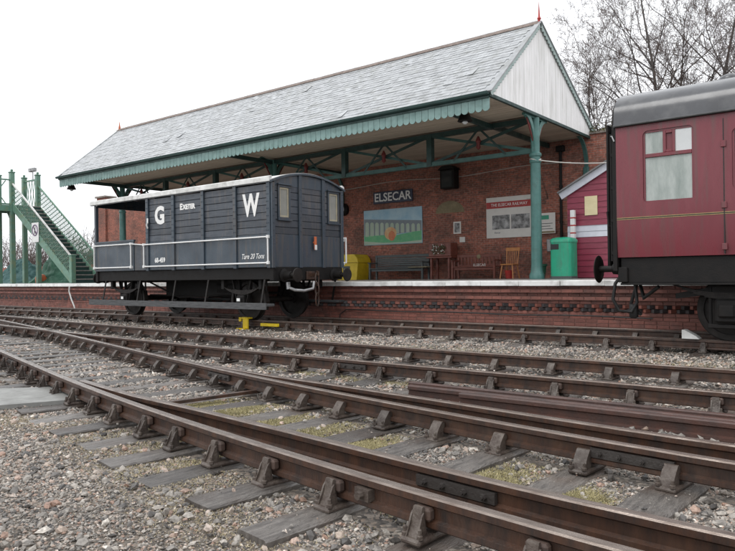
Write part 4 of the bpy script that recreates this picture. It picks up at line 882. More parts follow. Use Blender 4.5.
# buffers, coupling
def buffer(x, y, s, par, L_=.46, z=1.06, r=.165, oval=1.0):
    b = MB(); b.lathe([(.155, 0), (.155, s * .03), (.10, s * .05), (.085, s * .24), (.075, s * .25)], (x, y, z), 'x', 20); h = b.build('buffer', 'black_iron', par, smooth=35)
    b = MB(); b.lathe([(.05, s * .2), (.05, s * (L_ - .04)), (r * .9, s * (L_ - .04)), (r, s * (L_ - .025)), (r * .94, s * (L_ - .008)), (.05, s * L_)], (x, y, z), 'x', 24); b.build('buffer_head', 'wheel_iron', h, smooth=35)
for yy in (vc - .865, vc + .865): buffer(VX1 + .02, yy, 1, van); buffer(VX0 - .02, yy, -1, van)
b = MB(); b.cbox(VX1 + .02, VX1 + .06, vc - .14, vc + .14, .95, 1.15, .01); b.prism([(VX1 + .02, 1.02), (VX1 + .2, 1.02), (VX1 + .3, 1.05), (VX1 + .3, 1.14), (VX1 + .24, 1.16), (VX1 + .22, 1.1), (VX1 + .02, 1.1)], 'y', vc - .025, vc + .025); b.build('draw_hook', 'rust_rail', van)
def link(b, c, h, w, plane='y', r=.018):
    pts = [(w * math.cos(R(a)) , h * math.sin(R(a))) for a in range(0, 361, 20)]
    b.tube([(c[0], c[1] + p[0], c[2] + p[1]) if plane == 'y' else (c[0] + p[0], c[1], c[2] + p[1]) for p in pts], r, 6)
for k in range(3): b = MB(); link(b, (VX1 + .25, vc, .96 - .24 * k), .155, .055, 'y' if k % 2 == 0 else 'x'); b.build('coupling_link', 'rust_rail', van)
b = MB(); b.tube([(VX1 + .05, vc - .75, .78), (VX1 + .22, vc - .72, .72), (VX1 + .3, vc - .5, .70), (VX1 + .3, vc - .2, .74), (VX1 + .26, vc - .12, .9)], .035, 8); b.build('vacuum_hose', 'galv', van, smooth=60)
b = MB(); b.tube([(VX1 + .03, vc - .75, .9), (VX1 + .05, vc - .75, .74)], .05, 8); b.build('vacuum_pipe', 'galv', van)

# ================================================================== COACH
KX0, KX1, KY0, KY1 = -3.36, 16.3, 10.46, 13.20; kc = (KY0 + KY1) / 2
coach = thing('passenger_coach', 'maroon passenger coach with dark grey roof at the platform end', 'railway coach', ((KX0 + KX1) / 2, kc, 0))
def kside(z): return .0 if z > 2.0 else .045 * ((2.0 - z) / .9) ** 2
zl = [1.25, 1.35, 1.5, 1.75, 2.0, 2.4, 2.8, 3.1, 3.22]
# windows on the near side: (x0, x1, z0, z1, kind)
WINS = [(-2.965, -2.265, 2.05, 3.12)] + [(-.35 + 1.75 * k, .95 + 1.75 * k, 2.05, 3.0) for k in range(8)]
DOORS = [(-1.88, -1.2)]
def panel_with_holes(y, s, holes, x0, x1, name):
    """side sheet as cells around rounded openings"""
    b = MB()
    xs = sorted({x0, x1} | {h[0] for h in holes} | {h[1] for h in holes})
    for xa, xb in zip(xs[:-1], xs[1:]):
        hs_ = [h for h in holes if h[0] <= xa + 1e-6 and xb <= h[1] + 1e-6]
        spans = [(1.25, 3.22)] if not hs_ else [(1.25, hs_[0][2]), (hs_[0][3], 3.22)]
        for za, zb in spans:
            zz = [za] + [z for z in zl if za < z < zb] + [zb]
            vs = []; fs = []
            for z in zz:
                o = s * -kside(z); vs += [(xa, y + o, z), (xb, y + o, z)]
            for k in range(len(zz) - 1): fs.append((2 * k, 2 * k + 1, 2 * k + 3, 2 * k + 2))
            b.add(vs, fs)
    for h in holes:     # rounded corner fillets
        r = .075
        for cx_, sx_ in ((h[0], 1), (h[1], -1)):
            for cz_, sz_ in ((h[2], 1), (h[3], -1)):
                pts = [(cx_, y, cz_)] + [(cx_ + sx_ * r * (1 - math.cos(R(a))), y, cz_ + sz_ * r * (1 - math.sin(R(a)))) for a in range(0, 91, 15)]
                b.add(pts, [(0, k, k + 1) for k in range(1, len(pts) - 1)])
    o = b.build(name, 'maroon', coach, fix=False, smooth=20); return o
holesN = WINS + [(-1.78, -1.30, 2.15, 3.0)]
panel_with_holes(KY0, -1, holesN, KX0, KX1, 'side_panel'); panel_with_holes(KY1, 1, WINS, KX0, KX1, 'side_panel')
b = MB(); b.box(KX0 + .01, KX1 - .01, KY0 + .16, KY1 - .16, 1.08, 1.14); b.box(KX0 + .02, KX1 - .02, kc - .04, kc + .04, 1.1, 3.3); b.build('interior', 'cream_frame', coach)
for i, (x0, x1, z0, z1) in enumerate(WINS):
    y = KY0 + .02
    b = MB()
    fr = .03
    for q in ((x0 - .005, x1 + .005, z0 - .005, z0 + fr), (x0 - .005, x1 + .005, z1 - fr, z1 + .005), (x0 - .005, x0 + fr, z0 + fr, z1 - fr), (x1 - fr, x1 + .005, z0 + fr, z1 - fr)): b.box(q[0], q[1], y - .004, y + .03, q[2], q[3])
    zt = z1 - .40; b.cbox(x0 + fr, x1 - fr, y - .014, y + .03, zt, zt + .055, .005)
    w = b.build('window', 'maroon', coach)
    b = MB(); b.box(x0 + fr, x1 - fr, y + .01, y + .018, z0 + fr, zt); b.build('pane', 'coach_glass' if i == 0 else 'clear_glass', w)
    if i == 0:
        xa, xb = x0 + .31, x0 + .42
        b = MB(); b.cbox(xa - .03, xa + .012, y - .012, y + .03, zt + .055, z1 - fr, .004); b.cbox(xb - .012, xb + .03, y - .012, y + .03, zt + .055, z1 - fr, .004); b.cbox(xa + .012, xb - .012, y - .012, y + .03, z1 - fr - .04, z1 - fr, .004); b.cbox(xa + .012, xb - .012, y - .012, y + .03, zt + .055, zt + .09, .004); b.box(xa + .012, xb - .012, y + .02, y + .03, zt + .09, z1 - fr - .04); b.build('ventilator', 'maroon', w)
        b = MB(); b.box(x0 + fr, xa - .03, y + .01, y + .018, zt + .055, z1 - fr); b.build('top_pane', 'coach_glass', w)
        b = MB(); b.box(xb + .03, x1 - fr, y + .004, y + .012, zt + .055, z1 - fr); b.build('top_pane', 'frost_glass', w)
    else:
        b = MB(); b.box(x0 + fr, x1 - fr, y + .01, y + .018, zt + .055, z1 - fr); b.build('top_pane', 'clear_glass', w)
for (x0, x1, z0, z1) in WINS:
    b = MB(); b.box(x0 - .01, x1 + .01, KY1 - .03, KY1 - .02, z0 - .01, z1 + .01); b.build('far_pane', 'clear_glass', coach)
# door seam, window, handle
dr = MB()
for xx in (-1.885, -1.19): dr.box(xx - .006, xx + .006, KY0 - .004, KY0 + .06, 1.27, 3.15)
door = dr.build('door', 'rubber', coach)
b = MB(); y = KY0 + .02
for q in ((-1.785, -1.295, 2.145, 2.18), (-1.785, -1.295, 2.97, 3.005), (-1.785, -1.75, 2.18, 2.97), (-1.33, -1.295, 2.18, 2.97)): b.box(q[0], q[1], y - .004, y + .03, q[2], q[3])
dw = b.build('door_window', 'maroon', door); b = MB(); b.box(-1.75, -1.33, y + .01, y + .018, 2.18, 2.97); b.build('pane', 'clear_glass', door)
for zz in (1.32, 1.9, 2.75): b = MB(); b.cbox(-1.92, -1.85, KY0 - .022, KY0 + .0, zz, zz + .09, .006); b.build('hinge', 'maroon', door)
b = MB(); b.tube([(-1.28, KY0 - .04, 1.72), (-1.28, KY0 - .04, 1.95)], .014, 6); b.cbox(-1.3, -1.26, KY0 - .05, KY0, 1.70, 1.74, .004); b.build('handle', 'lining', door)
# waist lining
for z0, z1, m_ in ((1.843, 1.851, 'lining'), (1.827, 1.843, 'rubber'), (1.819, 1.827, 'lining')):
    b = MB(); b.box(KX0 + .004, KX1 - .004, KY0 + kside(z0) - .0035, KY0 + .02, z0, z1); b.box(KX0 + .004, KX1 - .004, KY1 - .02, KY1 - kside(z0) + .0035, z0, z1); b.build('lining_stripe', m_, coach)
b = MB(); b.box(KX0, KX1, KY0 - .006, KY0 + .03, 3.20, 3.225); b.build('cantrail', 'maroon', coach)
# roof
A = [(KY0 - .03, 3.225), (KY0 - .035, 3.25), (KY0 - .01, 3.27)] + [(kc - 1.37 * math.cos(R(a)) , 3.26 + .66 * math.sin(R(a)) ** .62) for a in range(6, 175, 7)] + [(KY1 + .01, 3.27), (KY1 + .035, 3.25), (KY1 + .03, 3.225)]
b = MB(); b.prism(A, 'x', KX0 - .03, KX1 + .03); rf = b.build('roof', 'coach_roof', coach, smooth=40)
b = MB(); b.tube([(KX0 - .03, KY0 + .27, 3.715), (KX1, KY0 + .27, 3.715)], .018, 6); b.build('rain_strip', 'rubber', rf)
b = MB(); b.tube([(KX0, KY0 - .035, 3.235), (KX1, KY0 - .035, 3.235)], .018, 6); b.build('gutter', 'rubber', rf)
for xx in (-1.98, .5, 3.5, 6.5, 9.5, 12.5): b = MB(); b.lathe([(.15, 0), (.15, .06), (.12, .10), (.05, .13)], (xx, kc - .35, 3.88), n=16); b.lathe([(.17, -.03), (.17, .005)], (xx, kc - .35, 3.88), n=16); b.build('roof_vent', 'coach_roof', rf, smooth=40)
# ends and gangway
for xx, s in ((KX0, -1), (KX1, 1)):
    b = MB(); pts = [(KY0 + .0, 1.05), (KY0, 3.2)] + [(kc - 1.35 * math.cos(R(a)), 3.24 + .64 * math.sin(R(a)) ** .62) for a in range(8, 173, 8)] + [(KY1, 3.2), (KY1, 1.05)]; b.prism(pts, 'x', xx + s * .001, xx + s * .06); b.build('end_panel', 'black_iron', coach)
    b = MB()
    for k in range(5): x_ = xx + s * (.06 + .05 * k); b.cbox(min(x_, x_ + s * .03), max(x_, x_ + s * .03), kc - .68 - .02 * (k % 2), kc + .68 + .02 * (k % 2), 1.15, 3.38, .005); b.cbox(min(x_ + s * .03, x_ + s * .05), max(x_ + s * .03, x_ + s * .05), kc - .64, kc + .64, 1.2, 3.33, .004)
    b.build('gangway_bellows', 'rubber', coach)
    b = MB(); x_ = xx + s * .31; b.cbox(min(x_, x_ + s * .05), max(x_, x_ + s * .05), kc - .74, kc + .74, 1.1, 3.43, .015); b.build('gangway_faceplate', 'black_iron', coach)
    b = MB()
    for y_ in (KY0 + .06, KY0 + .22): b.tube([(xx + s * .09, y_, 1.2), (xx + s * .09, y_, 3.15)], .022, 8)
    for z_ in (1.3, 1.8, 2.3, 2.8, 3.1): b.box(min(xx + s * .05, xx + s * .1), max(xx + s * .05, xx + s * .1), KY0 + .03, KY0 + .25, z_, z_ + .05)
    b.build('end_pipes', 'black_iron', coach)
    b = MB(); b.tube([(xx + s * .06, KY0 + .3, 1.75), (xx + s * .2, KY0 + .25, 1.75), (xx + s * .22, KY0 + .25, 1.98)], .022, 6); b.build('lamp_iron', 'black_iron', coach)
    b = MB(); b.tube([(xx + s * .02, KY0 - .015, 3.02), (xx + s * .05, KY0 - .02, 3.1), (xx + s * .1, KY0 + .06, 3.12)], .012, 6); b.build('lifting_eye', 'galv', coach)
    for y_ in (kc - .865, kc + .865): buffer(xx - s * .02, y_, s, coach, .50, 1.08, .225)
    b = MB(); b.cbox(min(xx, xx - s * .14), max(xx, xx - s * .14), KY0 + .02, KY1 - .02, .87, 1.10, .01); b.build('headstock', 'black_iron', coach)
    b = MB(); b.tube([(xx + s * .07, kc - .95, .98), (xx + s * .16, kc - .98, .85), (xx + s * .2, kc - .98, .6), (xx + s * .12, kc - .95, .42), (xx - s * .06, kc - .9, .40), (xx - s * .14, kc - .88, .55), (xx - s * .1, kc - .85, .9)], .026, 8); b.build('brake_hose', 'rubber', coach, smooth=60)
    b = MB(); b.tube([(xx - s * .12, kc - .7, .9), (xx - s * .25, kc - .9, .62), (xx - s * .5, kc - 1.0, .8)], .03, 8); b.tube([(xx - s * .02, kc - .4, .9), (xx + s * .1, kc - .4, .5), (xx - s * .05, kc - .35, .32)], .028, 8); b.cbox(min(xx, xx - s * .12), max(xx, xx - s * .12), kc - .84, kc - .72, .30, .52, .02); b.build('coupling_hoses', 'rubber', coach, smooth=60)
b = MB(); b.cbox(KX0 + .03, KX1 - .03, KY0 + .07, KY0 + .17, .86, 1.245, .01); b.cbox(KX0 + .03, KX1 - .03, KY1 - .17, KY1 - .07, .86, 1.245, .01); b.cbox(KX0 + .03, KX1 - .03, KY0 + .04, KY0 + .2, .83, .862, .004); b.build('solebar', 'black_iron', coach)
b = MB(); b.box(KX0 + .06, KX1 - .06, KY0 + .2, KY1 - .2, .95, 1.07); b.build('floor_pan', 'black_iron', coach)
for k in range(4): b = MB(); xx = 3.2 + 1.9 * k; b.cbox(xx, xx + 1.2, KY0 + .25, KY0 + .85, .42, .9, .02); b.build('battery_box', 'black_iron', coach)
for bx in (KX0 + 2.75, KX1 - 2.75):
    for wx in (bx - 1.30, bx + 1.30):
        for s in (-1, 1):
            yw = 11.83 + s * .755
            b = MB(); b.lathe([(.06, -.10), (.12, -.09), (.12, -.03), (.37, -.02), (.37, -.06), (.45, -.06), (.457, .05), (.487, .055), (.487, .08), (.38, .08), (.38, .03), (.12, .04), (.06, .1)] if s < 0 else [(.06, -.10), (.12, -.04), (.38, -.03), (.38, -.08), (.487, -.08), (.487, -.055), (.457, -.05), (.45, .06), (.37, .06), (.37, .02), (.12, .03), (.12, .09), (.06, .10)], (wx, yw, .457), 'y', 36); b.build('wheel', 'wheel_iron', coach, smooth=35)
            yj = 11.83 + s * 1.05
            b = MB(); b.cbox(wx - .16, wx + .16, yj - .10, yj + .10, .28, .63, .03); b.cbox(wx - .11, wx + .11, yj - .15, yj + .15, .36, .54, .025); b.cbox(wx - .26, wx + .26, yj - .06, yj + .06, .20, .26, .01)
            for q in (-.23, .23): b.tube([(wx + q, yj, .22), (wx + q, yj, .80)], .025, 8)
            b.build('axle_box', 'black_iron', coach)
            b = MB(); pts = [(wx + .75 * u, yj, .70 + .14 * u * u) for u in np.linspace(-1, 1, 11)]
            for k in range(4):
                for p, q in zip(pts[:-1], pts[1:]):
                    if abs(p[0] - wx) < .78 - .15 * k: b.beam((p[0], p[1], p[2] - .022 * k), (q[0], q[1], q[2] - .022 * k), .09, .02)
            b.build('leaf_spring', 'wheel_iron', coach)
        b = MB(); b.tube([(wx, 10.9, .457), (wx, 12.76, .457)], .075, 12); b.build('axle', 'wheel_iron', coach)
    for s in (-1, 1):
        yj = 11.83 + s * 1.02; b = MB()
        b.prism([(bx - 2.0, .70), (bx - 1.5, .80), (bx - .9, .82), (bx - .5, .62), (bx + .5, .62), (bx + .9, .82), (bx + 1.5, .80), (bx + 2.0, .70), (bx + 2.0, .62), (bx + 1.5, .69), (bx + .95, .70), (bx + .55, .45), (bx - .55, .45), (bx - .95, .70), (bx - 1.5, .69), (bx - 2.0, .62)], 'y', yj - .035, yj + .035)
        b.build('bogie_frame', 'black_iron', coach)
        b = MB(); b.cbox(bx - .5, bx + .5, yj - .18, yj - .03, .26, .40, .02) if s < 0 else b.cbox(bx - .5, bx + .5, yj + .03, yj + .18, .26, .40, .02)
        for q in (-.28, .28): b.lathe([(.09, 0), (.09, .36)], (bx + q, yj - .1 if s < 0 else yj + .1, .40), n=12)
        b.build('bolster_spring', 'black_iron', coach)
# whitish scotch under the wheel
b = MB(); b.prism([(-2.58, .01), (-2.34, .01), (-2.38, .05), (-2.54, .14), (-2.58, .14)], 'y', 10.98, 11.16); tag(b.build('wheel_chock', 'white_worn'), 'whitish wedge chock on the rail under the coach wheel', 'chock')

# ================================================================== FOOTBRIDGE
fb = thing('footbridge', 'pale green iron footbridge with lattice stairs at the far platform end', 'footbridge', (-33, 16.1, PZ))
NY, FY = 15.5, 16.78; SX0, SX1 = -28.75, -34.4; DZ = 4.75   # stair foot, top, deck height
nst = 20
for k in range(nst):
    x = SX0 + (SX1 - SX0) * (k + .5) / nst; z = PZ + (DZ - PZ) * (k + 1) / nst
    b = MB(); b.cbox(x - .16, x + .16, NY + .02, FY - .02, z - .05, z, .006); b.build('tread', 'tread', fb)
    b = MB(); b.box(x + .13, x + .145, NY + .03, FY - .03, z - .2, z - .05); b.build('riser', 'teal_dark', fb)
for yy in (NY, FY):
    b = MB(); b.beam((SX0 + .05, yy, PZ + .05), (SX1, yy, DZ + .05 - .1), .05, .32, side=(0, 1, 0)); b.build('stringer', 'bridge_green', fb)
    b = MB(); b.beam((SX0, yy, PZ + 1.12), (SX1, yy, DZ + 1.08), .07, .06, side=(0, 1, 0)); b.build('handrail', 'white_worn' if yy == NY else 'bridge_green', fb)
    # lattice infill
    b = MB(); n = 26; lo = lambda u: PZ + .22 + (DZ - PZ) * u; hi = lambda u: PZ + 1.1 + (DZ - PZ) * u; xx = lambda u: SX0 + (SX1 - SX0) * u
    for k in range(-4, n + 1):
        u0, u1 = k / n, (k + 4) / n
        for (a, fa, c, fc) in ((u0, lo, u1, hi), (u0, hi, u1, lo)):
            aa, cc = max(a, 0), min(c, 1)
            if aa >= cc: continue
            za = fa(a) + (fc(c) - fa(a)) * (aa - a) / (c - a); zc = fa(a) + (fc(c) - fa(a)) * (cc - a) / (c - a)
            b.beam((xx(aa), yy, za), (xx(cc), yy, zc), .012, .035, side=(0, 1, 0))
    tag(b.build('lattice', 'bridge_green', fb), kind='stuff')
for (px, py, z0) in ((SX1 - .05, NY, PZ), (SX1 - .05, FY, PZ), (SX1 - 1.5, NY, PZ), (SX1 - 1.5, FY, PZ), (SX0, NY, PZ), (SX0, FY, PZ)):
    zt = 6.35 if px < -30 else PZ + 1.2
    b = MB(); b.cbox(px - .105, px + .105, py - .105, py + .105, z0, zt, .012); b.cbox(px - .13, px + .13, py - .13, py + .13, zt, zt + .06, .015); b.lathe([(.03, 0), (.07, .06), (.05, .12), (.0, .14)], (px, py, zt + .06), n=10) if px < -30 else None; b.build('post', 'bridge_green', fb)
b = MB(); b.cbox(SX1 - 1.6, SX1, 2, FY + .05, DZ - .12, DZ, .01); b.build('deck', 'tread', fb)
for xx_ in (SX1 - .05, SX1 - 1.5):
    b = MB(); b.beam((xx_, 2, DZ - .15), (xx_, NY, DZ - .15), .12, .3); b.beam((xx_, NY, DZ - .15), (xx_, FY, DZ - .15), .1, .25); b.build('deck_beam', 'bridge_green', fb)
    b = MB(); y0 = 2.0
    for k in range(34):
        for d_ in (1, -1):
            ya = y0 + k * .4; b.beam((xx_, ya, DZ + (.05 if d_ > 0 else 1.2)), (xx_, ya + .8, DZ + (1.2 if d_ > 0 else .05)), .012, .05, side=(1, 0, 0)) if ya + .8 <= NY + .01 else None
    b.beam((xx_, 2, DZ + 1.25), (xx_, NY, DZ + 1.25), .07, .07); b.beam((xx_, 2, DZ + .05), (xx_, NY, DZ + .05), .05, .07)
    tag(b.build('deck_lattice', 'bridge_green', fb), kind='stuff')
b = MB()
for k in range(5):
    b.beam((SX1 - .1 - .28 * k, FY, DZ + .05), (SX1 - .1 - .28 * (k + 1), FY, DZ + 1.4), .012, .05, side=(0, 1, 0)); b.beam((SX1 - .1 - .28 * k, FY, DZ + 1.4), (SX1 - .1 - .28 * (k + 1), FY, DZ + .05), .012, .05, side=(0, 1, 0))
b.beam((SX1 - 1.5, FY, DZ + 1.42), (SX1, FY, DZ + 1.42), .06, .08); tag(b.build('landing_lattice', 'bridge_green', fb), kind='stuff')
for k, yy in enumerate((NY, FY)):
    b = MB(); b.beam((SX1 - .05, yy, DZ - .9), (SX1 - .6, yy, DZ - .25), .05, .08); b.build('brace', 'bridge_green', fb)
# sign on the stairs
t = thing('prohibition_sign', 'white no entry pedestrian sign on the green stair lattice', 'sign', (-32.05, NY - .06, 3.2)); sx_, sz_ = -32.0, 3.28
b = MB(); b.cbox(sx_ - .33, sx_ + .33, NY - .07, NY - .045, sz_ - .46, sz_ + .46, .006); b.build('plate', 'white_paint', t)
b = MB(); b.tube([(sx_ + .25 * math.cos(R(a)), NY - .074, sz_ + .1 + .25 * math.sin(R(a))) for a in range(0, 361, 15)], .022, 5); b.beam((sx_ - .17, NY - .074, sz_ + .28), (sx_ + .17, NY - .074, sz_ - .08), .01, .04, side=(0, 1, 0)); b.build('red_ring', 'purple', t)
b = MB(); b.lathe([(.03, 0), (.03, -.006)], (sx_ + .02, NY - .07, sz_ + .24), 'y', 10); b.beam((sx_, NY - .073, sz_ + .2), (sx_ - .02, NY - .073, sz_ + .06), .006, .06, side=(0, 1, 0)); b.beam((sx_ - .02, NY - .073, sz_ + .07), (sx_ - .1, NY - .073, sz_ - .1), .006, .04, side=(0, 1, 0)); b.beam((sx_ - .02, NY - .073, sz_ + .07), (sx_ + .08, NY - .073, sz_ - .08), .006, .04, side=(0, 1, 0)); b.build('walking_figure', 'black_iron', t)
# cluster on top of the landing post (twin floodlight)
t = thing('floodlight', 'small grey twin floodlight on top of the footbridge landing', 'lamp', (-34.9, FY, 6.4))
b = MB(); b.tube([(-34.95, FY, 6.1), (-34.95, FY, 6.65)], .03, 6); b.build('pole', 'galv', t)
for q in (-.16, .16): b = MB(); b.cbox(-34.95 + q - .12, -34.95 + q + .12, FY - .12, FY + .08, 6.6, 6.8, .03); b.build('lamp_head', 'galv', t)

# ---- tarpaulin heaps beyond the stairs
def heap(name, label, cx, cy, rx_, ry_, h, mat, peaks, seed):
    n, m = 60, 90; b = MB(); vs = []; r = random.Random(seed); ph = [r.uniform(0, 6.28) for _ in range(8)]
    for i in range(n + 1):
        for j in range(m):
            a = 2 * math.pi * j / m; q = i / n
            fold = .10 * math.sin(a * 7 + ph[0] + q * 3) + .06 * math.sin(a * 13 + ph[1] - q * 5) + .04 * math.sin(a * 23 + ph[2])
            rr = q * (1 + fold * q); x = rx_ * rr * math.cos(a); y = ry_ * rr * math.sin(a)
            z = h * (1 - q ** 1.25) + sum(ht * math.exp(-(((x - px) / w) ** 2 + ((y - py) / w) ** 2)) for px, py, ht, w in peaks) * (1 - q ** 3) + .05 * math.sin(x * 5 + ph[3]) * (1 - q) + .05 * math.sin(x * 9 + y * 7 + ph[4]) * (1 - q)
            P_ = Vector((x * 1.3 + seed * 9, y * 1.3, z)); z += (1 - q ** 2) * (.28 * abs(noise.noise(P_ * 1.2)) - .10 + .16 * abs(noise.noise(P_ * 2.7)) + .07 * noise.noise(P_ * 6))
            x += .12 * noise.noise(P_ * 2.1 + Vector((5, 0, 0))); y += .12 * noise.noise(P_ * 2.1 + Vector((0, 7, 0)))
            vs.append((cx + x, cy + y, PZ + max(.0, z)))
    fs = [(i * m + j, i * m + (j + 1) % m, (i + 1) * m + (j + 1) % m, (i + 1) * m + j) for i in range(n) for j in range(m)]
    b.add(vs, fs); return tag(b.build(name, mat, smooth=28), label, 'tarpaulin')
heap('tarpaulin', 'crumpled pale green tarpaulin heap rising to a peak under the stairs', -35.3, 18.3, 2.0, 1.3, .9, 'tarp_green', [(-.2, 0, 1.1, .7), (.8, .1, .4, .5)], 1)
heap('tarpaulin', 'low dark teal tarpaulin heap left of the peaked green one', -39.2, 18.3, 2.4, 1.5, .75, 'tarp_teal', [(-.8, 0, .8, .9), (.9, 0, .5, .6)], 2)
b = MB(); b.lathe([(.26, 0), (.28, .25), (.2, .42), (.1, .46)], (-34.9, 17.1, PZ), n=14); tag(b.build('orange_barrel', 'orange', smooth=40), 'orange drum half hidden by the green tarpaulin under the stairs', 'drum')
b = MB(); b.prism([(-36.9, 4.9), (-36.2, 4.8), (-36.1, 4.0), (-36.6, 3.8), (-37.0, 4.2)], 'y', 15.4, 15.5); tag(b.build('purple_banner', 'purple'), 'small purple banner hanging below the footbridge deck', 'banner')

# ================================================================== BACKGROUND
t = thing('low_building', 'low grey roofed shed far behind the footbridge stairs', 'building', (-58, 40, GZ))
b = MB(); b.box(-64, -50, 36, 44, GZ, 3.4); b.build('wall', 'far_wall', t)
b = MB(); b.prism([(35.5, 3.4), (44.5, 3.4), (40, 5.6)], 'x', -64.4, -49.6); b.build('roof', 'far_roof', t)
# distant pylon
t = thing('pylon', 'thin grey lattice pylon faint in the distance', 'pylon', (-165, 118, GZ)); b = MB(); bx, by = -165, 118
for s1 in (-1, 1):
    for s2 in (-1, 1): b.beam((bx + s1 * 2.4, by + s2 * 2.4, GZ), (bx + s1 * .5, by + s2 * .5, 31), .12, .12)
for k in range(9):
    z0 = k * 3.4; w0 = 2.4 - 1.9 * z0 / 31; z1 = z0 + 3.4; w1 = 2.4 - 1.9 * z1 / 31
    for s1 in (-1, 1): b.beam((bx - w0, by + s1 * w0, z0), (bx + w1, by + s1 * w1, z1), .07, .07); b.beam((bx + w0, by + s1 * w0, z0), (bx - w1, by + s1 * w1, z1), .07, .07)
for z in (24, 30): b.beam((bx - 4, by, z), (bx + 4, by, z), .1, .12)
b.build('lattice_mast', 'galv', t, fix=False)

def bare_tree(name, label, base, h, seed, r0=.15, lean=(0, 0), group=None, limbs=20, spread=1.0):
    """leader with side limbs, each limb forking into branches, branchlets and twigs"""
    r = random.Random(seed); tr = MB(); tw = MB()
    def grow(p, d, L_, rad, lev):
        n = 7 if lev == 0 else (5 if lev < 3 else 3); pts = [p.copy()]; rs = [rad]; q = p.copy(); dd = d.copy(); ds = [d.copy()]
        for k in range(n):
            w = .05 if lev == 0 else .15
            dd = (dd + Vector((r.gauss(0, w), r.gauss(0, w), r.gauss(.0 if lev == 0 else .07, .07)))).normalized(); q = q + dd * L_ / n; pts.append(q.copy()); ds.append(dd.copy()); rs.append(max(.0045, rad * (1 - .78 * (k + 1) / n)))
        (tr if lev < 2 else tw).tube(pts, rs, (8, 5, 4, 3, 3)[min(lev, 4)], caps=False)
        if lev >= 4: return
        m = (limbs, 7, 6, 5)[lev]
        for k in range(m):
            f = r.uniform(.34, .98) if lev == 0 else r.uniform(.18, 1.0); i = min(n - 1, int(f * n)); t_ = f * n - i; b0 = pts[i].lerp(pts[i + 1], t_); br = rs[i] + (rs[i + 1] - rs[i]) * t_
            a = r.uniform(0, 6.283); dk = ds[i]; u = dk.cross(Vector((math.cos(a), math.sin(a), .3))).normalized()
            ang_ = R(r.uniform(30, 64)) * spread; nd = (dk * math.cos(ang_) + u * math.sin(ang_)).normalized()
            ll = L_ * ((.20 + .30 * (1 - f)) if lev == 0 else (.28 + .34 * (1 - f))) * r.uniform(.75, 1.25)
            grow(b0, nd, ll, max(.005, min(br * .6, .006 + ll * .0095)), lev + 1)
    t = thing(name, label, 'tree', base, group)
    grow(Vector(base), Vector((lean[0], lean[1], 1)).normalized(), h, r0, 0)
    tr.build('trunk', 'bark', t, smooth=60, fix=False); tw.build('crown', 'twig', t, fix=False); return t
TR = [(-10.4, 31.0, 10.2, 5, (-.16, 0), 'leaning bare tree just right of the white gable'),
      (-9.6, 30.0, 11.6, 12, (-.05, 0), 'bare twiggy tree behind the wall, second from the white gable'),
      (-8.4, 32.0, 11.5, 23, (.03, 0), 'slim bare tree behind the coach end, third from the white gable'),
      (-7.05, 30.0, 14.0, 34, (.0, 0), 'tall bare tree with straight trunk above the first coach window'),
      (-6.1, 30.5, 14.5, 45, (.01, 0), 'tall bare tree with straight trunk above the coach roof vent'),
      (-3.4, 30.0, 12.5, 56, (-.06, 0), 'bare tree above the coach roof, nearest the right edge of the photo')]
for x, y, h, sd, ln, lb in TR: bare_tree('bare_tree', lb, (x, y, GZ), h, sd, lean=ln, r0=.12 if h > 13 else .085, group='bare trees behind the platform wall')
def brush(name, label, cx, cy, w, h, n, seed, cat='shrub', mat='twig', d=1.2):
    r = random.Random(seed); b = MB()
    for k in range(n):
        x = cx + r.uniform(-w, w); y = cy + r.uniform(-d, d); p = Vector((x, y, GZ)); dd = Vector((r.gauss(0, .25), r.gauss(0, .2), 1)).normalized(); L_ = h * r.uniform(.55, 1.05)
        pts = [p]; 
        for q in range(4): dd = (dd + Vector((r.gauss(0, .16), r.gauss(0, .16), 0))).normalized(); pts.append(pts[-1] + dd * L_ / 4)
        b.tube(pts, [.03, .025, .018, .012, .006], 3, caps=False)
        for q in range(5):
            s = pts[r.choice((1, 2, 3, 3))]; e = Vector((r.gauss(0, 1), r.gauss(0, 1), r.gauss(.6, .6))).normalized() * r.uniform(.4, 1.1); b.tube([s, s + e * .5 + Vector((0, 0, .05)), s + e], [.012, .009, .005], 3, caps=False)
    o = b.build(name, mat, fix=False); return tag(o, label, cat)
brush('brushwood', 'brown leafless thicket behind the wall between gable and coach', -10.3, 26.5, 2.6, 7.8, 480, 3)
brush('hedge', 'brown leafless hedge beyond the footbridge at the far left', -62, 32, 14, 6.5, 900, 8, 'hedge', d=2.5)
# ivy along the top of the wall at the right
b = MB(); r = random.Random(9)
for k in range(1400):
    c = Vector((r.uniform(-8.6, -3.5), WY + r.uniform(-.12, .4), 5.58 + abs(r.gauss(0, .10)))); u = Vector((r.gauss(0, 1), r.gauss(0, 1), r.gauss(0, 1))).normalized() * .05; w = Vector((r.gauss(0, 1), r.gauss(0, 1), r.gauss(0, 1))).normalized() * .05; b.add([c, c + u, c + u + w, c + w], [(0, 1, 2, 3)])
tag(b.build('ivy', 'ivy', fix=False), 'brownish ivy along the top of the brick wall by the coach', 'ivy', kind='stuff')

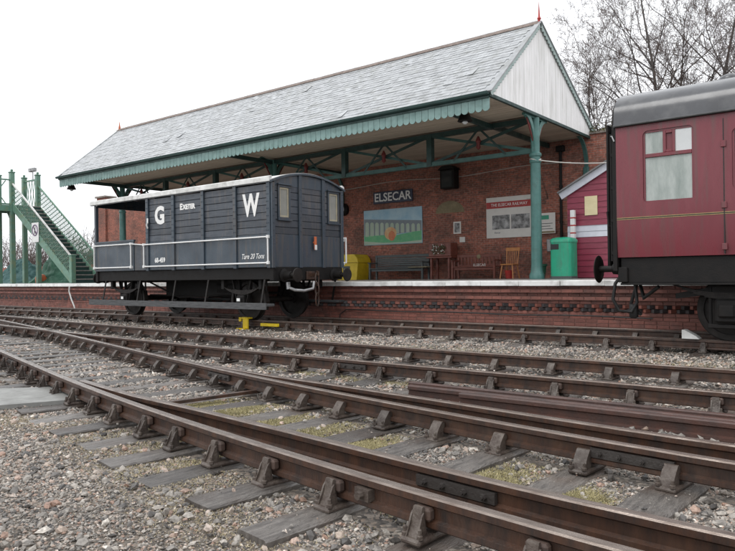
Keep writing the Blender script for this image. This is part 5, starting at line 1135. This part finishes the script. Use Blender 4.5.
# ================================================================== BALLAST STONES, GRASS
ico_v = []; ph_ = (1 + 5 ** .5) / 2
for s1 in (-1, 1):
    for s2 in (-1, 1): ico_v += [(0, s1, s2 * ph_), (s1, s2 * ph_, 0), (s2 * ph_, 0, s1)]
ico_v = np.array(ico_v, float); ico_v /= np.linalg.norm(ico_v[0])
bm = bmesh.new()
for v in ico_v: bm.verts.new(v)
bmesh.ops.convex_hull(bm, input=bm.verts); bm.verts.index_update(); ico_f = np.array([[v.index for v in f.verts] for f in bm.faces]); ico_v = np.array([v.co[:] for v in bm.verts]); bm.free()
oct_v = np.array([(1, 0, 0), (-1, 0, 0), (0, 1, 0), (0, -1, 0), (0, 0, 1), (0, 0, -1)], float); oct_f = np.array([(0, 2, 4), (2, 1, 4), (1, 3, 4), (3, 0, 4), (2, 0, 5), (1, 2, 5), (3, 1, 5), (0, 3, 5)])
YCv = np.vectorize(YC1); YBv = np.vectorize(YB); OFv = np.vectorize(off2)
def rails_clear(x, y):
    ok = np.ones(len(x), bool); yc = YCv(x); yb = YBv(x)
    for c in (yc - GA, yc + GA, yb - GA, yb + GA, 11.83 - GA + 0 * x, 11.83 + GA + 0 * x): ok &= np.abs(y - c) > .06
    o2 = OFv(x); ok &= (np.abs(y - yc - o2 - GA) > .06) | (x < -6.4); ok &= (np.abs(y - yc - o2 + GA) > .06) | (x < -6.4)
    return ok
SLC = [(o.location + wl(o.parent), o.rotation_euler.z, o.scale.y) for o in COL.objects if o.name.startswith('sleeper')]
def on_sleeper(x, y):
    hit = np.zeros(len(x), bool)
    for c, a, sy in SLC:
        m = np.abs(x - c.x) < 1.8
        dx, dy = x[m] - c.x, y[m] - c.y; u = dx * math.cos(a) + dy * math.sin(a); w = -dx * math.sin(a) + dy * math.cos(a)
        h = hit[m]; h |= (np.abs(u) < .125) & (np.abs(w) < 1.3 * sy); hit[m] = h
    return hit
def gz_np(X, Y): return GZ + .010 * np.sin(X * 2.1 + Y * 1.3) * np.sin(Y * 2.7 - X * .8) + .008 * np.sin(X * 5.3 - Y * 4.1)
def stones(name, n, xr_, yr_, smin, smax, base_v, base_f, label, keep_on=.10, pw=1.7, dens=None):
    x = rng.uniform(*xr_, n); y = rng.uniform(*yr_, n)
    k = rails_clear(x, y)
    if dens is not None: k &= rng.random(n) < dens(x, y)
    on = on_sleeper(x, y); k &= ~on | (rng.random(n) < keep_on)
    x, y, on = x[k], y[k], on[k]; n = len(x)
    s = smin + (smax - smin) * rng.random(n) ** pw
    s = np.where(on, s * .6, s)
    V = base_v[None] * (1 + rng.normal(0, .20, (n, len(base_v), 1))); V = V * (s[:, None] * np.stack([np.ones(n), rng.uniform(.55, .95, n), rng.uniform(.4, .75, n)], 1))[:, None, :]
    a = rng.uniform(0, 6.283, n); ti = rng.normal(0, .4, n); ca, sa, ct, st = np.cos(a), np.sin(a), np.cos(ti), np.sin(ti)
    X, Y, Z = V[..., 0], V[..., 1], V[..., 2]
    X, Z = X * ct[:, None] - Z * st[:, None], X * st[:, None] + Z * ct[:, None]
    X, Y = X * ca[:, None] - Y * sa[:, None], X * sa[:, None] + Y * ca[:, None]
    z0 = gz_np(x, y) + s * rng.uniform(.05, .4, n); z0 = np.where(on, -.192 + s * .35, z0)
    P = np.stack([X + x[:, None], Y + y[:, None], Z + z0[:, None]], -1).reshape(-1, 3)
    nv = len(base_v); F = (base_f[None] + (np.arange(n) * nv)[:, None, None]).reshape(-1, 3)
    me = bpy.data.meshes.new(name); me.vertices.add(len(P)); me.vertices.foreach_set('co', P.astype(np.float32).ravel())
    me.loops.add(F.size); me.loops.foreach_set('vertex_index', F.astype(np.int32).ravel()); me.polygons.add(len(F))
    me.polygons.foreach_set('loop_start', np.arange(0, F.size, 3, dtype=np.int32)); me.update(calc_edges=True); me.validate()
    me.shade_flat(); me.materials.append(MATS['ballast']); o = bpy.data.objects.new(name, me); COL.objects.link(o); tag(o, label, 'gravel', None, 'stuff'); return o
MOSS = [(x, float(YC1(x)) + dy, sx, sy) for x, dy, sx, sy in ((-5.32, .1, .11, .24), (-4.76, .0, .14, .40), (-4.2, -.05, .14, .42), (-3.63, -.1, .14, .42), (-3.07, .1, .11, .24), (-1.94, .0, .13, .30), (-1.37, .15, .07, .12))]
DRY = [(a, c, .30, .15) for a, c in ((-5.4, 2.95), (-4.6, 2.62), (-4.0, 2.45), (-3.55, 2.6), (-3.2, 2.75), (-2.7, 2.15), (-5.9, 2.7), (-3.8, 2.75), (-2.35, 2.15), (-3.4, 2.35), (-5.0, 2.75), (-3.0, 2.3), (-4.4, 2.85), (-6.3, 2.75))]
def patch_keep(L_, amt):
    def f(x, y):
        d = np.zeros(len(x))
        for cx, cy, sx, sy in L_: d = np.maximum(d, np.exp(-(((x - cx) / sx) ** 2 + ((y - cy) / sy) ** 2) * .55))
        return 1 - amt * np.clip(d * 1.4, 0, 1)
    return f
km, kd_ = patch_keep(MOSS, .88), patch_keep(DRY, .40)
moss_keep = lambda x, y: km(x, y) * kd_(x, y)
stones('gravel', 150000, (-7.2, .9), (1.0, 4.6), .005, .0155, oct_v, oct_f, 'fine grey ballast gravel in the foreground', pw=2.0, keep_on=.02, dens=moss_keep)
stones('gravel', 13000, (-7.2, 1.2), (1.0, 5.4), .012, .036, ico_v, ico_f, 'larger pink and grey stones strewn over the foreground gravel', pw=2.4, keep_on=.03, dens=moss_keep)
stones('gravel', 42000, (-9.5, 2.0), (4.4, 10.8), .014, .036, oct_v, oct_f, 'grey ballast stones between the middle tracks', keep_on=.03)
stones('gravel', 32000, (-24, -6.8), (2.4, 12.9), .018, .042, oct_v, oct_f, 'grey ballast stones further along the tracks', keep_on=.03)
stones('gravel', 9000, (-9.5, 2.0), (10.4, 13.2), .02, .04, oct_v, oct_f, 'ballast stones under the coach and along the platform foot')
def tufts(name, centres, n, mat, hgt, label):
    P = []; 
    for k in range(n):
        cx, cy, sx, sy = centres[rng.integers(len(centres))]; x = rng.normal(cx, sx); y = rng.normal(cy, sy); P.append((x, y))
    P = np.array(P); k = rails_clear(P[:, 0], P[:, 1]) & ~on_sleeper(P[:, 0], P[:, 1]); P = P[k]; n = len(P)
    a = rng.uniform(0, 6.283, n); h = hgt * rng.uniform(.4, 1.2, n); ln = rng.normal(0, .9, (n, 2)) * h[:, None]; w = .0028
    z = gz_np(P[:, 0], P[:, 1]) + .006
    A = np.stack([P[:, 0] - w * np.cos(a), P[:, 1] - w * np.sin(a), z], 1); B = np.stack([P[:, 0] + w * np.cos(a), P[:, 1] + w * np.sin(a), z], 1); C = np.stack([P[:, 0] + ln[:, 0], P[:, 1] + ln[:, 1], z + h], 1)
    V = np.stack([A, B, C], 1).reshape(-1, 3); F = np.arange(3 * n).reshape(-1, 3)
    me = bpy.data.meshes.new(name); me.from_pydata(V.tolist(), [], F.tolist()); me.materials.append(MATS[mat]); o = bpy.data.objects.new(name, me); COL.objects.link(o); tag(o, label, 'grass', None, 'stuff')
tufts('grass', MOSS, 100000, 'grass', .015, 'yellow green moss and grass between the sleepers of the near track')
tufts('dry_grass', DRY, 15000, 'dry_grass', .009, 'dry straw coloured grass between gravel and the near rail')
cs3 = [(x, 9.2 + .3 * math.sin(x * 2), .5, .35) for x in np.arange(-8, 0, .9)] + [(x, 6.1 - .03 * x, .4, .08) for x in np.arange(-6, 0, .8)]
tufts('grass', cs3, 9000, 'grass', .04, 'sparse grass in the ballast between the far tracks')
